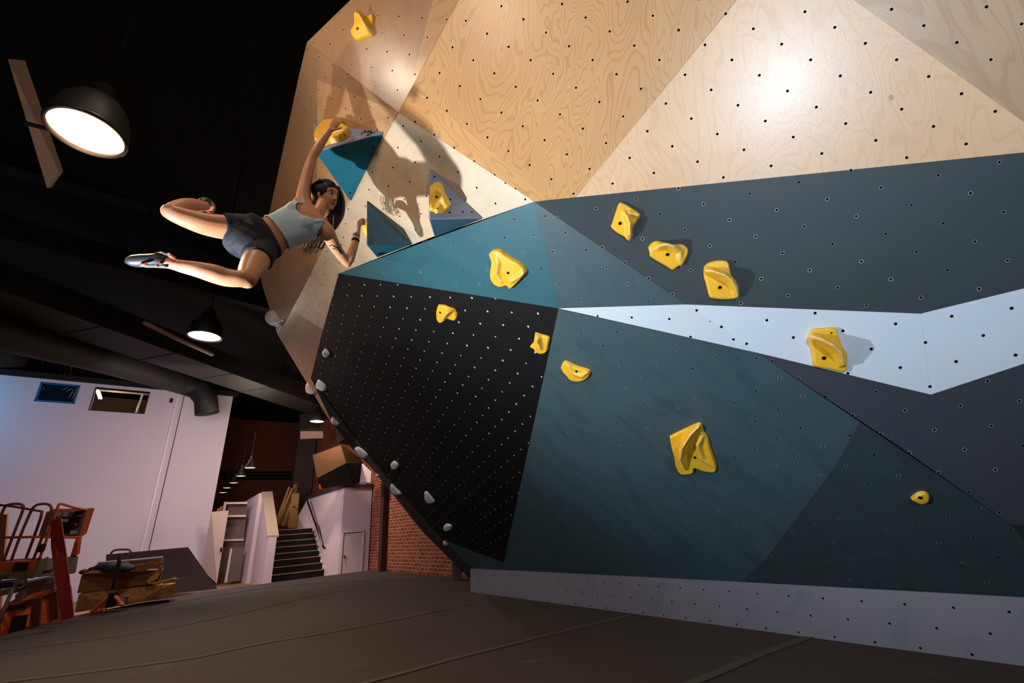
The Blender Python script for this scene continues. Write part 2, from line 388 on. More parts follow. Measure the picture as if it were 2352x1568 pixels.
# J corner infill
bm = NB(); prism(bm, [PA.at(2320, 1203), PA.at(2500, 1222), PB.at(*kt(2480))], PB.n*.02); lay = bm.loops.layers.uv.new('lat')
for f in bm.faces:
    for lp in f.loops: lp[lay].uv = PB.lat(lp.vert.co)
tobj('painted_panel', bm, M['side'], wall, label='dark corner infill')
# ------------------------------------------------------------------ volumes and holds
def plane3(a, b, c, toward=EYE):
    n = (b-a).cross(c-a).normalized()
    if n.dot(a-toward) < 0: n = -n
    u = (b-a).normalized(); return Plane(a, n, u, n.cross(u))
def volume(verts, faces, mats, label, holes_px=()):
    t = thing('climbing_volume', label, 'climbing volume', sum(verts, V(0, 0, 0))/len(verts), 'triangular volumes on the wall')
    bm = NB(); vs = [bm.verts.new(v) for v in verts]
    for f, mi in faces:
        fc = bm.faces.new([vs[i] for i in f]); fc.material_index = mi
    me = bpy.data.meshes.new('volume_body'); bmesh.ops.recalc_face_normals(bm, faces=bm.faces[:]); bm.to_mesh(me); bm.free()
    o = bpy.data.objects.new('volume_body', me); C.objects.link(o); o.parent = t; o.matrix_parent_inverse = Matrix.Translation(-t.location)
    for m_ in mats: me.materials.append(m_)
    bevel(o, .014, 3, 20)
    for pl, x, y in holes_px:
        bm = NB(); lathe(bm, pl.at(x, y, .0015), [(.0005, 0), (.009, 0)], 16, -pl.n); tobj('bolt_hole', bm, M['bolt'], t)
    return t
TL, RR, BT = PS.at(718, 281), PS.at(884, 303), PS.at(806, 464); AX = P(723, 349, 3.72)
pl1 = plane3(TL, RR, AX); pl1b = plane3(RR, BT, AX)
V1 = volume([TL, RR, BT, AX], [((0, 1, 2), 0), ((0, 1, 3), 0), ((1, 2, 3), 1), ((0, 2, 3), 1)], [M['vol_grey'], M['vol_teal']], 'largest pyramid volume, grey top and teal underside, gripped by the climber', [(pl1, 809, 314), (pl1b, 857, 337), (pl1b, 804, 443)])
T2, R2, B2 = PB.at(985, 383), PB.at(1112, 502), PB.at(998, 546); A2 = P(985, 504, 3.42); pl2 = plane3(T2, R2, A2)
V2 = volume([T2, R2, B2, A2], [((0, 1, 2), 0), ((0, 1, 3), 0), ((1, 2, 3), 1), ((0, 2, 3), 1)], [M['vol_grey'], M['vol_slate']], 'grey blue pyramid volume carrying a yellow hold, right of the climber', [(pl2, 998, 405), (pl2, 1034, 458), (pl2, 1033, 488), (pl2, 1063, 486), (pl2, 1084, 487)])
T3, R3, B3 = PB.at(842, 458), PB.at(949, 561), PB.at(866, 592); A3 = P(841.5, 564, 3.82); pl3 = plane3(T3, R3, A3)
V3 = volume([T3, R3, B3, A3], [((0, 1, 2), 0), ((0, 1, 3), 0), ((1, 2, 3), 1), ((0, 2, 3), 1)], [M['vol_slate'], M['vol_teal']], 'slate blue pyramid volume under the climber\'s lower hand', [(pl3, 855, 476), (pl3, 928, 547)])
# handwriting on the volumes
def script(pl, strokes, par, r=.004, h=.003, s=1, ox=0, oy=0):
    bm = NB()
    for st_ in strokes:
        pts = spline([(ox+x*s, oy+y*s) for x, y in st_], 4); tube(bm, [pl.at(x, y, h) for x, y in pts], r, 5)
    return tobj('handwriting', bm, M['ink'], par, label='black handwritten word')
S1 = [[(835, 450), (850, 444), (880, 420), (910, 404), (918, 394), (905, 395), (884, 397)], [(905, 400), (915, 416), (935, 420), (950, 402), (958, 396), (955, 412), (950, 430)], [(955, 404), (968, 412), (975, 402), (983, 396), (985, 412), (978, 430)], [(985, 404), (1000, 402), (1006, 410), (1000, 425), (990, 432), (1010, 428), (1052, 414)], [(1000, 430), (985, 446), (960, 458), (935, 466), (930, 462), (945, 452), (965, 448)]]
script(pl1, S1, V1, .0035, .002, 1/6.53, 700, 240)
pl3b = plane3(R3, B3, A3)
script(pl3b, [[(866, 586), (870, 581), (873, 586), (876, 580), (879, 585), (882, 580), (887, 581)]], V3, .003, .002)
def segd(p, a, b):
    ab = b-a; t = max(0, min(1, (p-a).dot(ab)/max(ab.dot(ab), 1e-12))); return (p-(a+ab*t)).length, t
def inside(p, poly):
    c = False; n = len(poly)
    for i in range(n):
        a, b = poly[i], poly[i-1]
        if (a.y > p.y) != (b.y > p.y) and p.x < (b.x-a.x)*(p.y-a.y)/(b.y-a.y)+a.x: c = not c
    return c
def hold(pl, outline, ridges, bolt, label, mat='yellow', name='climbing_hold', rim=.026, wr=.034, edge=.011, grid=.0052, grp='yellow climbing holds', s=1, ox=0, oy=0, dish=.0, screws=()):
    cv = lambda q: (ox+q[0]*s, oy+q[1]*s)
    to2 = lambda X: Vector(((X-pl.o).dot(pl.u), (X-pl.o).dot(pl.v)))
    poly0 = [to2(pl.at(*cv(q))) for q in outline]
    pl2d = [Vector(p) for p in spline([tuple(p) for p in poly0+poly0[:1]], 5)][:-1]
    # keep corners fairly crisp
    rg = [([(to2(pl.at(*cv(q), q[2])), q[2]) for q in r_], (r_w if (r_w := wr) else wr)) for r_ in ridges]
    cen = sum(poly0, Vector((0, 0)))/len(poly0)
    xs = [p.x for p in pl2d]; ys = [p.y for p in pl2d]
    pts = list(pl2d); n = len(pts)
    x = min(xs)
    while x < max(xs):
        y = min(ys)
        while y < max(ys):
            p = Vector((x+random.uniform(-.001, .001), y+random.uniform(-.001, .001)))
            if inside(p, pl2d) and min(segd(p, pl2d[i], pl2d[i-1])[0] for i in range(n)) > grid*.45: pts.append(p)
            y += grid
        x += grid
    vs, es, fs = delaunay_2d_cdt(pts, [(i, (i+1) % n) for i in range(n)], [], 1, 1e-6)[:3]
    R_ = max((p-cen).length for p in pl2d)
    bm = NB(); bv = []; ck = []
    for p in vs:
        de = min(segd(p, pl2d[i], pl2d[i-1])[0] for i in range(n))
        base = rim*(1+.35*(1-(p-cen).length/R_))
        hh = base; chalk = 0
        for r_, w_ in rg:
            for (a, ha), (b, hb) in zip(r_, r_[1:]):
                d, t = segd(p, a, b); hr = ha+(hb-ha)*t
                k = max(0, 1-d/w_); prof = k**1.5*(3-2*k)*.5+k*.5*0 if k < 1 else 1
                v_ = base+(hr-base)*(1-(1-k)**2 if False else k*k*(3-2*k))
                if v_ > hh: hh = v_
                if k > .72: chalk = max(chalk, (k-.72)/.28)
        t = min(de/edge, 1); hh = hh*math.sqrt(max(0, 1-(1-t)**2)) if de > 1e-5 else 0
        bv.append(bm.verts.new(pl.o+pl.u*p.x+pl.v*p.y-pl.n*(hh-.001))); ck.append(chalk)
    for f in fs:
        try: bm.faces.new([bv[i] for i in f])
        except ValueError: pass
    bm.verts.index_update()
    t = thing(name, label, 'climbing hold', pl.o+pl.u*cen.x+pl.v*cen.y, grp)
    bmesh.ops.recalc_face_normals(bm, faces=bm.faces[:])
    me = bpy.data.meshes.new('hold_body'); bm.to_mesh(me); bm.free()
    if me.polygons and me.polygons[0].normal.dot(pl.n) > 0: me.flip_normals()
    for p in me.polygons: p.use_smooth = True
    at = me.attributes.new('chalk', 'FLOAT', 'POINT')
    for i, c in enumerate(ck): at.data[i].value = c
    link('hold_body', me, M[mat], t)
    def hat(p2):
        best = rim
        dd = [(( v-p2).length, i) for i, v in enumerate(vs)]; i = min(dd)[1]; return -(bvco[i]-pl.o).dot(pl.n)
    bvco = [v.co.copy() for v in me.vertices]
    for (q, r_) in [(bolt, .0115)]*(bolt is not None)+[(q, .005) for q in screws]:
        hh = .03
        for _ in range(4): p2 = to2(pl.at(*cv(q), hh)); hh = hat(p2)+.002
        c = pl.at(*cv(q), hh); bm = NB(); lathe(bm, c, [(.0003, .0015), (r_*.55, .0015), (r_*.6, .003), (r_, .0025), (r_, -.01)], 20, -pl.n); tobj('bolt', bm, M['bolt'], t, smooth=False)
    return t
a_ = dict(s=1/5.808, ox=1380, oy=440); b_ = dict(s=1/4.127, ox=1500, oy=730); c_ = dict(s=1/4.481, ox=960, oy=540)
hold(PA, [(205, 250), (240, 160), (290, 150), (400, 210), (515, 290), (520, 340), (430, 490), (425, 600), (390, 655), (345, 640), (310, 600), (220, 550), (138, 475), (150, 420)], [[(300, 270, .04), (350, 330, .075), (385, 430, .095), (385, 560, .07), (390, 630, .03)], [(390, 290, .05), (500, 315, .035)]], (257, 423), 'diamond shaped yellow hold with a vertical ridge, first of the three on the slate panel', **a_)
hold(PA, [(630, 745), (670, 690), (740, 655), (850, 675), (960, 705), (1080, 700), (1158, 760), (1155, 850), (1085, 985), (1040, 1000), (960, 1045), (880, 1000), (670, 875), (650, 820)], [[(720, 760, .035), (800, 715, .075), (900, 700, .095), (980, 730, .09), (1060, 800, .05)], [(1060, 800, .05), (1050, 960, .03)]], (890, 838), 'wide yellow hold with an arched chalky ridge, middle of the three on the slate panel', **a_)
hold(PA, [(1375, 1000), (1430, 950), (1540, 918), (1650, 918), (1700, 950), (1720, 1030), (1740, 1110), (1800, 1190), (1838, 1310), (1835, 1400), (1790, 1430), (1640, 1440), (1480, 1420), (1440, 1380), (1400, 1230), (1368, 1110)], [[(1390, 1050, .05), (1500, 1060, .085), (1650, 1110, .11), (1750, 1180, .1), (1810, 1290, .07), (1820, 1380, .04)]], (1588, 1276), 'tall yellow hold with a sweeping ridge, lowest of the three on the slate panel', **a_)
hold(PA, [(1465, 180), (1495, 110), (1600, 92), (1715, 90), (1745, 150), (1775, 240), (1825, 320), (1835, 400), (1825, 490), (1800, 510), (1650, 480), (1525, 450), (1500, 330)], [[(1480, 170, .06), (1600, 205, .11), (1710, 260, .135), (1790, 330, .12), (1815, 440, .07)]], (1620, 380), 'yellow hold with a long twisted ridge on the white stripe', screws=((1690, 142),), **b_)
hold(PB, [(160, 1115), (290, 1050), (430, 990), (465, 1010), (480, 1070), (520, 1120), (550, 1230), (605, 1430), (500, 1440), (400, 1410), (380, 1460), (270, 1468), (220, 1400), (208, 1320), (180, 1220)], [[(440, 1020, .06), (350, 1120, .11), (275, 1240, .14), (255, 1350, .12), (300, 1440, .06)], [(480, 1090, .04), (420, 1220, .07), (470, 1350, .05), (590, 1425, .03)]], (397, 1322), 'biggest yellow hold with a chalky S ridge low on the teal panel', screws=((455, 1105),), **b_)
hold(PB, [(745, 180), (780, 145), (850, 142), (930, 200), (1060, 280), (1115, 340), (1120, 390), (1040, 480), (965, 540), (935, 505), (870, 520), (800, 490), (762, 420), (765, 340), (775, 260)], [[(790, 190, .045), (815, 300, .075), (800, 400, .08), (850, 480, .06)], [(950, 480, .06), (1050, 420, .06), (1105, 365, .045)]], (927, 388), 'triangular yellow hold on the bright teal panel', rim=.04, **c_)
hold(PB, [(215, 712), (270, 715), (320, 735), (380, 760), (408, 820), (390, 870), (350, 862), (310, 850), (270, 885), (235, 895), (205, 860), (200, 780)], [[(350, 745, .06), (310, 790, .1), (250, 865, .07)]], (228, 796), 'small yellow hold near the top of the black panel', **c_)
hold(PB, [(1212, 995), (1260, 1012), (1355, 1045), (1350, 1120), (1335, 1190), (1280, 1212), (1225, 1195), (1200, 1160), (1160, 1135), (1198, 1085)], [[(1218, 1000, .04), (1218, 1090, .085), (1250, 1170, .06)]], (1273, 1108), 'yellow hold at the right edge of the black panel', **c_)
hold(PB, [(1478, 1345), (1495, 1305), (1530, 1290), (1640, 1340), (1760, 1378), (1780, 1420), (1740, 1470), (1660, 1493), (1580, 1475), (1530, 1420), (1500, 1388)], [[(1540, 1340, .05), (1590, 1430, .05), (1680, 1460, .05), (1755, 1400, .05)]], (1630, 1402), 'flat crescent shaped yellow hold just right of the black panel', rim=.03, **c_)
hold(PB, [(2090, 1142), (2104, 1131), (2120, 1127), (2133, 1134), (2133, 1147), (2118, 1153), (2104, 1149)], [[(2104, 1140, .03), (2122, 1131, .05)]], (2114, 1143), 'small yellow drop shaped hold alone at the far lower right')
hold(PT, [(580, 430), (620, 330), (700, 318), (780, 360), (860, 460), (940, 570), (1080, 480), (1220, 400), (1265, 440), (1255, 700), (1200, 1080), (1150, 1150), (900, 1250), (700, 1330), (580, 1300), (500, 1170), (468, 1030), (510, 930), (600, 790), (590, 600)], [[(680, 350, .1), (760, 500, .1), (900, 750, .08), (1150, 1080, .04)], [(1230, 440, .05), (1150, 1050, .035)]], (645, 872), 'forked yellow hold at the very top left of the wall', s=1/15.68, ox=780, oy=10)
hold(pl2, [(215, 530), (260, 470), (310, 422), (370, 420), (440, 445), (480, 510), (525, 660), (600, 780), (622, 850), (590, 915), (500, 965), (400, 990), (335, 992), (310, 965), (230, 940), (215, 880), (212, 700)], [[(310, 530, .04), (370, 505, .07), (440, 580, .085), (500, 760, .06), (580, 860, .04)], [(440, 730, .045), (350, 960, .03)]], (358, 672), 'yellow hold on the face of the grey blue volume', s=1/8.25, ox=960, oy=370, screws=((372, 895),))
handhold = hold(pl1, [(180, 600), (185, 500), (235, 390), (330, 300), (440, 292), (560, 312), (610, 325), (688, 410), (672, 460), (560, 545), (400, 588), (280, 625)], [[(230, 520, .07), (300, 380, .09), (430, 340, .09), (560, 350, .07)]], None, 'yellow hold under the climber\'s raised hand on the largest volume', s=1/6.53, ox=700, oy=240, screws=((593, 457),), rim=.05)
# side hold on the hidden left face of the third volume
pl3c = plane3(T3, B3, A3, toward=P(900, 500, 3.9)+V(3, 0, 0)); pl3c.n = pl3c.n if pl3c.n.dot(V(-1, 0, 0)) < 0 else -pl3c.n
cc = T3.lerp(A3, .55).lerp(B3, .12)
bm = NB(); vd = (A3-T3).normalized(); ellipsoid(bm, cc+RX*-.002, (RX*-1, (vd.cross(RX)).normalized(), vd), (.046, .07, .115), 24, 16)
sh_ = thing('climbing_hold', 'yellow hold pinched by the climber\'s lower hand at the side of the slate volume', 'climbing hold', cc, 'yellow climbing holds')
tobj('hold_body', bm, M['yellow'], sh_, smooth=True)
e_ = dict(s=1/3.2, ox=700, oy=780, name='climbing_hold', mat='hold_white', grp='white climbing holds', rim=.03, wr=.05, edge=.03, grid=.012)
hold(PB, [(132, 90), (148, 64), (172, 82), (184, 112), (165, 130), (142, 115)], [[(148, 80, .06), (165, 115, .06)]], (148, 102), 'uppermost white egg shaped hold at the left of the black panel', **e_)
hold(PB, [(85, 332), (103, 292), (155, 335), (158, 368), (135, 374), (90, 350)], [[(105, 320, .07), (145, 350, .07)]], None, 'white wedge shaped hold at the left corner of the black panel', **e_)
hold(PB, [(636, 905), (660, 888), (692, 915), (684, 942), (655, 950), (638, 930)], [[(650, 910, .07), (670, 930, .06)]], None, 'white hold with a shaded side low on the black panel, upper of three', **e_)
hold(PB, [(882, 1116), (902, 1115), (945, 1165), (956, 1190), (915, 1197), (886, 1165)], [[(893, 1125, .08), (925, 1180, .08)]], None, 'white half moon hold low on the black panel, middle of three', **e_)
hold(PB, [(1022, 1370), (1045, 1350), (1080, 1362), (1078, 1390), (1045, 1402), (1025, 1388)], [[(1040, 1372, .07), (1062, 1378, .07)]], None, 'round bluish white hold near the bottom of the black panel', **e_)
def sidepl(i): return plane3(inner[i], inner[i+1], outl2[i])
e2_ = dict(e_); e2_['edge'] = .04
PIp = plane3(PB.at(714, 868), PB.at(768, 978), PB.at(690, 868))
e3_ = dict(e2_); e3_['mat'] = 'hold_pink'
hold(PB, [(8, 350), (18, 318), (50, 345), (85, 392), (45, 398), (15, 378)], [[(20, 340, .09), (60, 385, .08)]], None, 'dusky pale hold on the brown plywood edge left of the black panel', **e3_)
hold(sidepl(0), [(190, 600), (203, 566), (235, 590), (257, 615), (245, 634), (205, 622)], [[(205, 585, .08), (240, 620, .08)]], None, 'pale hold on the return edge beside the far round lamp', **e3_)
hold(sidepl(1), [(368, 795), (395, 786), (440, 815), (466, 845), (445, 868), (395, 830)], [[(385, 800, .08), (445, 850, .08)]], None, 'long white hold with cyan tip on the return edge', **e2_)
hold(sidepl(2), [(526, 985), (540, 982), (552, 1000), (545, 1006), (530, 1000)], [[(532, 988, .05), (545, 1002, .05)]], None, 'tiny pale hold on the return edge above the half moon hold', **e3_)
hold(sidepl(2), [(630, 1075), (640, 1056), (680, 1095), (712, 1130), (680, 1136), (642, 1115)], [[(640, 1075, .09), (690, 1125, .08)]], None, 'white half moon hold on the return edge against the brick', **e2_)
hold(sidepl(3), [(1018, 1482), (1026, 1474), (1050, 1498), (1045, 1512), (1024, 1503)], [[(1025, 1485, .06), (1040, 1502, .06)]], None, 'smallest pale hold at the bottom of the return edge', **e3_)
hold(PS, [(617, 735), (616, 720), (624, 711), (632, 716), (640, 728), (652, 735), (650, 746), (638, 749), (626, 745)], [[(624, 720, .13), (630, 738, .14), (645, 742, .1)]], None, 'big pinkish white round hold on the far left plywood edge', rim=.06, wr=.12, edge=.05, grid=.015, name='climbing_hold', mat='hold_pink', grp='white climbing holds')
# small dark volumes peeking out behind the lower left edge
bm = NB(); q = [P(667, 812, 7.9), P(656, 832, 7.7), P(702, 872, 7.9), P(706, 868, 8.2), P(680, 826, 8.6)]
vs_ = [bm.verts.new(p) for p in q]; bm.faces.new((vs_[0], vs_[1], vs_[2])); bm.faces.new((vs_[0], vs_[2], vs_[3])); bm.faces.new((vs_[0], vs_[3], vs_[4])); bm.faces.new((vs_[0], vs_[4], vs_[1])); bm.faces.new((vs_[1], vs_[4], vs_[3], vs_[2]))
tag(tobj('climbing_volume', bm, plain('charcoal_volume', lin(74, 62, 64), .7)), 'dark charcoal volume peeking out behind the brown plywood edge', 'climbing volume', 'triangular volumes on the wall')
bm = NB(); q = [P(768, 978, 8.3), P(776, 1017, 8.1), P(800, 1004, 8.3), P(804, 1022, 8.7)]
vs_ = [bm.verts.new(p) for p in q]
for f in ((0, 1, 2), (0, 1, 3), (1, 2, 3), (0, 2, 3)): bm.faces.new([vs_[i] for i in f])
tag(tobj('climbing_volume', bm, plain('grey_volume_paint', lin(92, 80, 84), .7)), 'small grey volume hanging just above the ochre structure', 'climbing volume', 'triangular volumes on the wall')

# ------------------------------------------------------------------ the climber
def skinmat():
    t = NT('skin'); co = t.n('ShaderNodeTexCoord').outputs['Object']
    c = t.mix(t.noise(co, 7, 4), lin(186, 124, 90), lin(204, 144, 108)); c = t.mix(t.math('MULTIPLY', t.step(t.noise(co, 16, 3), .55, .75), .3), c, lin(190, 112, 86))
    t.b.inputs['Subsurface Weight'].default_value = .12; t.b.inputs['Subsurface Radius'].default_value = (.02, .008, .004); t.b.inputs['Subsurface Scale'].default_value = .4
    t.bump(t.noise(co, 180, 2), .1, .001); return t.fin(c, .42, .45)
M['skin'] = skinmat()
M['hair'] = plain('dark_brown_hair', lin(26, 17, 14), .5, .35, 0, .3, 30, .3, 60)
def clothmat(name, a, b, sc_, r=.8, thr=(.4, .62), fab=.3):
    t = NT(name); co = t.n('ShaderNodeTexCoord').outputs['Object']
    c = t.mix(t.step(t.noise(co, sc_, 5, .65, .4), *thr), a, b); t.bump(t.noise(co, 260, 2), fab, .001); return t.fin(c, r, .25)
M['top'] = clothmat('pale_blue_knit', lin(176, 200, 212), lin(188, 208, 220), 3)
M['shorts'] = clothmat('charcoal_camo_knit', lin(16, 22, 30), lin(52, 50, 58), 9)
M['shoe'] = plain('black_shoe_leather', lin(40, 40, 46), .5, .35, 0, .2, 20)
M['rubber'] = plain('teal_black_rubber', lin(20, 46, 56), .4, .5)
M['red'] = plain('red_orange_strap', lin(206, 62, 36), .5)
M['eye_white'] = plain('eye_white', lin(214, 206, 200), .25, .5, 0, .02); M['iris'] = plain('dark_iris', lin(34, 22, 18), .2); M['lip'] = plain('lips', lin(150, 72, 66), .45)
M['band'] = plain('black_wrist_band', lin(14, 16, 20), .6); M['tattoo'] = plain('black_tattoo_ink', lin(36, 30, 34), .6)
person = thing('person', 'climber in pale blue crop top and dark shorts hanging sideways from yellow holds', 'person', P(600, 560, 3.1))
body = NB()
def limb(pts, n=18, bm=None, k=5):                            # pts: (px, py, depth, radius)
    q = spline(pts, k); tube(body if bm is None else bm, [P(a, b, c) for a, b, c, r in q], [r for a, b, c, r in q], n)
def blob(x, y, d, r, bm=None, ax=None, rs=None): ellipsoid(body if bm is None else bm, P(x, y, d), ax or (RX, DN, FW), rs or (r, r, r), 16, 10)
# legs
limb([(590, 527, 3.10, .088), (560, 525, 3.02, .086), (520, 522, 2.95, .083), (470, 514, 2.86, .073), (425, 500, 2.79, .061), (398, 490, 2.75, .052), (388, 486, 2.745, .045)])
limb([(392, 486, 2.76, .047), (405, 479, 2.82, .049), (425, 474, 2.90, .053), (445, 472, 2.97, .048), (462, 473, 3.04, .038), (474, 473, 3.09, .032)])
limb([(603, 560, 3.08, .09), (596, 585, 2.98, .088), (585, 605, 2.88, .081), (575, 622, 2.78, .070), (569, 634, 2.71, .060), (566, 638, 2.69, .052)])
limb([(566, 639, 2.68, .053), (548, 640, 2.655, .052), (520, 637, 2.63, .055), (490, 628, 2.60, .056), (455, 619, 2.565, .047), (420, 612, 2.545, .038), (395, 606, 2.53, .032), (374, 602, 2.52, .031)])
blob(567, 641, 2.69, .0585); blob(389, 486, 2.75, .047)
limb([(480, 472, 3.12, .035), (484, 476, 3.2, .03)]); limb([(378, 602, 2.52, .035), (355, 602, 2.51, .032), (330, 603, 2.5, .03)])
# torso: elliptical rings, wide axis across the hips/shoulders, thin axis along the chest normal
SA = (P(690, 462, 3.36)-P(752, 540, 3.32)).normalized()        # across the body, toward the raised shoulder
torso = [(545, 541, 2.98, .105, .085), (566, 545, 3.02, .155, .11), (590, 548, 3.06, .165, .115), (612, 545, 3.1, .15, .102), (632, 537, 3.14, .128, .088), (652, 528, 3.18, .124, .086), (672, 519, 3.225, .134, .094), (692, 510, 3.27, .142, .10), (708, 503, 3.30, .138, .09), (720, 498, 3.33, .12, .07), (728, 494, 3.35, .085, .055)]
def torso_at(t): q = ts[min(int(t*(len(ts)-1)), len(ts)-1)]; return q
ts = spline(torso, 6)
def ring_axes(i, T=None):
    T = T or ts; a = P(*T[max(i-1, 0)][:3]); b = P(*T[min(i+1, len(T)-1)][:3]); ax = (b-a).normalized()
    tilt = min(1, max(0, (T[i][0]-590)/110)); up = (V(0, 0, 1) if False else (-DN+RX*.12)).normalized()
    s = (up*(1-tilt)+SA*tilt).normalized(); s = (s-ax*s.dot(ax)).normalized(); return ax, s, ax.cross(s)
def loft(bm, T, extra=0, n=40, cut=None, cap=True, bust=False):
    rows = []
    for i, q in enumerate(T):
        ax, s, nn = ring_axes(i, T); c = P(*q[:3]); row = []
        for k in range(n):
            th = 2*PI*k/n; a_r, b_r = q[3]+extra, q[4]+extra
            r = s*(a_r*math.copysign(abs(math.cos(th))**.9, math.cos(th)))+nn*(b_r*math.copysign(abs(math.sin(th))**.9, math.sin(th)))
            row.append(bm.verts.new(c+r))
        rows.append(row)
    for i, (a, b) in enumerate(zip(rows, rows[1:])):
        for k in range(n):
            if cut and cut(i, k, n): continue
            bm.faces.new((a[k], a[(k+1) % n], b[(k+1) % n], b[k]))
    if cap: bm.faces.new(rows[0][::-1]); bm.faces.new(rows[-1])
    return rows
loft(body, ts)
# breasts, chest normal faces the camera
CN = -(SA.cross((P(728, 494, 3.35)-P(632, 537, 3.14)).normalized())).normalized()
if CN.dot(FW) > 0: CN = -CN
c0 = P(690, 508, 3.27)
bust = [c0+SA*.062+CN*.062, c0-SA*.066+CN*.062]
for b in bust: ellipsoid(body, b, (SA, CN.cross(SA), CN), (.056, .058, .046), 18, 12)
# shoulders, arms
limb([(712, 490, 3.35, .052), (703, 474, 3.37, .055), (697, 456, 3.38, .053), (698, 440, 3.40, .049), (702, 420, 3.43, .045), (708, 395, 3.46, .042), (714, 372, 3.49, .037), (718, 360, 3.50, .034)])
limb([(718, 361, 3.50, .034), (724, 350, 3.51, .037), (733, 335, 3.53, .036), (743, 320, 3.55, .031), (752, 307, 3.57, .026), (757, 300, 3.58, .023)])
blob(688, 468, 3.36, .06, rs=(.05, .06, .05)); 
limb([(728, 505, 3.34, .05), (742, 520, 3.33, .055), (752, 533, 3.33, .056), (760, 549, 3.36, .050), (772, 570, 3.42, .044), (786, 590, 3.48, .039), (797, 604, 3.52, .034)])
blob(798, 605, 3.52, .032)
limb([(798, 603, 3.52, .033), (804, 592, 3.53, .037), (809, 577, 3.55, .035), (815, 560, 3.58, .030), (819, 546, 3.60, .025), (821, 537, 3.61, .023)])
# neck
limb([(716, 506, 3.36, .06), (724, 497, 3.375, .052), (733, 484, 3.41, .047), (739, 472, 3.45, .047), (742, 462, 3.48, .045)])
# head frame
HU = (RX*.16-DN*.98+FW*-.05).normalized(); HF = (RX*.90-DN*.06-FW*.42); HF = (HF-HU*HF.dot(HU)).normalized(); HR = HF.cross(HU).normalized()  # up, face forward, side
if HR.dot(FW) > 0: HS = -HR
else: HS = HR                                                 # side of the head turned to the camera
HC = P(750, 452, 3.50)
def hp(f, u, s=0): return HC+HF*f+HU*u+HS*s
def hell(f, u, s, rf, ru, rs_, bm=None): ellipsoid(body if bm is None else bm, hp(f, u, s), (HF, HS, HU), (rf, rs_, ru), 20, 14)
hell(-.012, .03, 0, .096, .082, .076); hell(.03, -.012, 0, .062, .085, .062); hell(.052, -.062, 0, .034, .03, .036); hell(.055, .045, 0, .04, .035, .055)
hell(.045, -.035, .03, .035, .035, .022); hell(.045, -.035, -.03, .035, .035, .022); hell(.072, -.088, 0, .018, .016, .02); hell(.0, -.055, .038, .045, .03, .018); hell(.0, -.055, -.038, .045, .03, .018)
tube(body, [hp(.085, .025), hp(.098, .005), hp(.109, -.014), hp(.098, -.026)], [.008, .010, .0125, .008], 12); hell(.098, -.018, .010, .008, .007, .007); hell(.098, -.018, -.010, .008, .007, .007)
hell(-.002, .002, .076, .014, .028, .007); hell(-.002, .002, -.076, .014, .028, .007)
# hands: palm, four fingers and a thumb, each a short chain closed on the hold
def finger(pts, r0, r1): 
    n_ = len(pts); tube(body, pts, [r0+(r1-r0)*i/(n_-1) for i in range(n_)], 10); ellipsoid(body, pts[-1], (RX, DN, FW), (r1, r1, r1), 8, 6)
def hand(wr_, palm_c, knuck, tips, thumb, pr=(.036, .014)):
    d = (palm_c-wr_).normalized(); a = (knuck[0]-knuck[3]).normalized()
    tube(body, [wr_, wr_.lerp(palm_c, .5), palm_c, sum(knuck, V(0, 0, 0))/4], [(.024, .020), (.034, .019), (.040, .018), (.040, .013)], 14, up=a)
    for k in range(4):
        seg = tips[k]; finger([palm_c.lerp(knuck[k], .6), knuck[k]]+seg, .0098-.0006*(k == 3), .0072)
    finger(thumb, .012, .0085)
q = lambda x, y, d: P(x, y, d)
hand(q(757, 300, 3.58), q(764, 290, 3.61), [q(763, 279, 3.63), q(769, 278, 3.63), q(775, 279, 3.64), q(781, 282, 3.65)],
     [[q(768, 274, 3.67), q(775, 278, 3.70), q(780, 284, 3.71)], [q(775, 273, 3.67), q(783, 278, 3.70), q(788, 284, 3.71)], [q(781, 275, 3.68), q(788, 280, 3.70), q(793, 286, 3.71)], [q(786, 279, 3.68), q(792, 284, 3.70), q(795, 289, 3.71)]],
     [q(760, 297, 3.58), q(768, 298, 3.58), q(777, 296, 3.6), q(785, 293, 3.63)])
hand(q(821, 537, 3.61), q(823, 524, 3.64), [q(823, 511, 3.66), q(825, 512, 3.69), q(826, 514, 3.72), q(827, 517, 3.74)],
     [[q(827, 505, 3.70), q(832, 502, 3.74), q(837, 503, 3.78)], [q(829, 507, 3.73), q(833, 505, 3.77), q(838, 507, 3.81)], [q(830, 511, 3.76), q(834, 510, 3.79), q(838, 511, 3.83)], [q(831, 515, 3.77), q(834, 515, 3.80), q(838, 516, 3.84)]],
     [q(822, 530, 3.62), q(826, 521, 3.63), q(829, 513, 3.65), q(831, 506, 3.67)])
bo = tobj('body', body, M['skin'], person, smooth=True)
rm = bo.modifiers.new('remesh', 'REMESH'); rm.mode = 'VOXEL'; rm.voxel_size = .0055; rm.use_smooth_shade = True
sm = bo.modifiers.new('smooth', 'SMOOTH'); sm.factor = .5; sm.iterations = 9
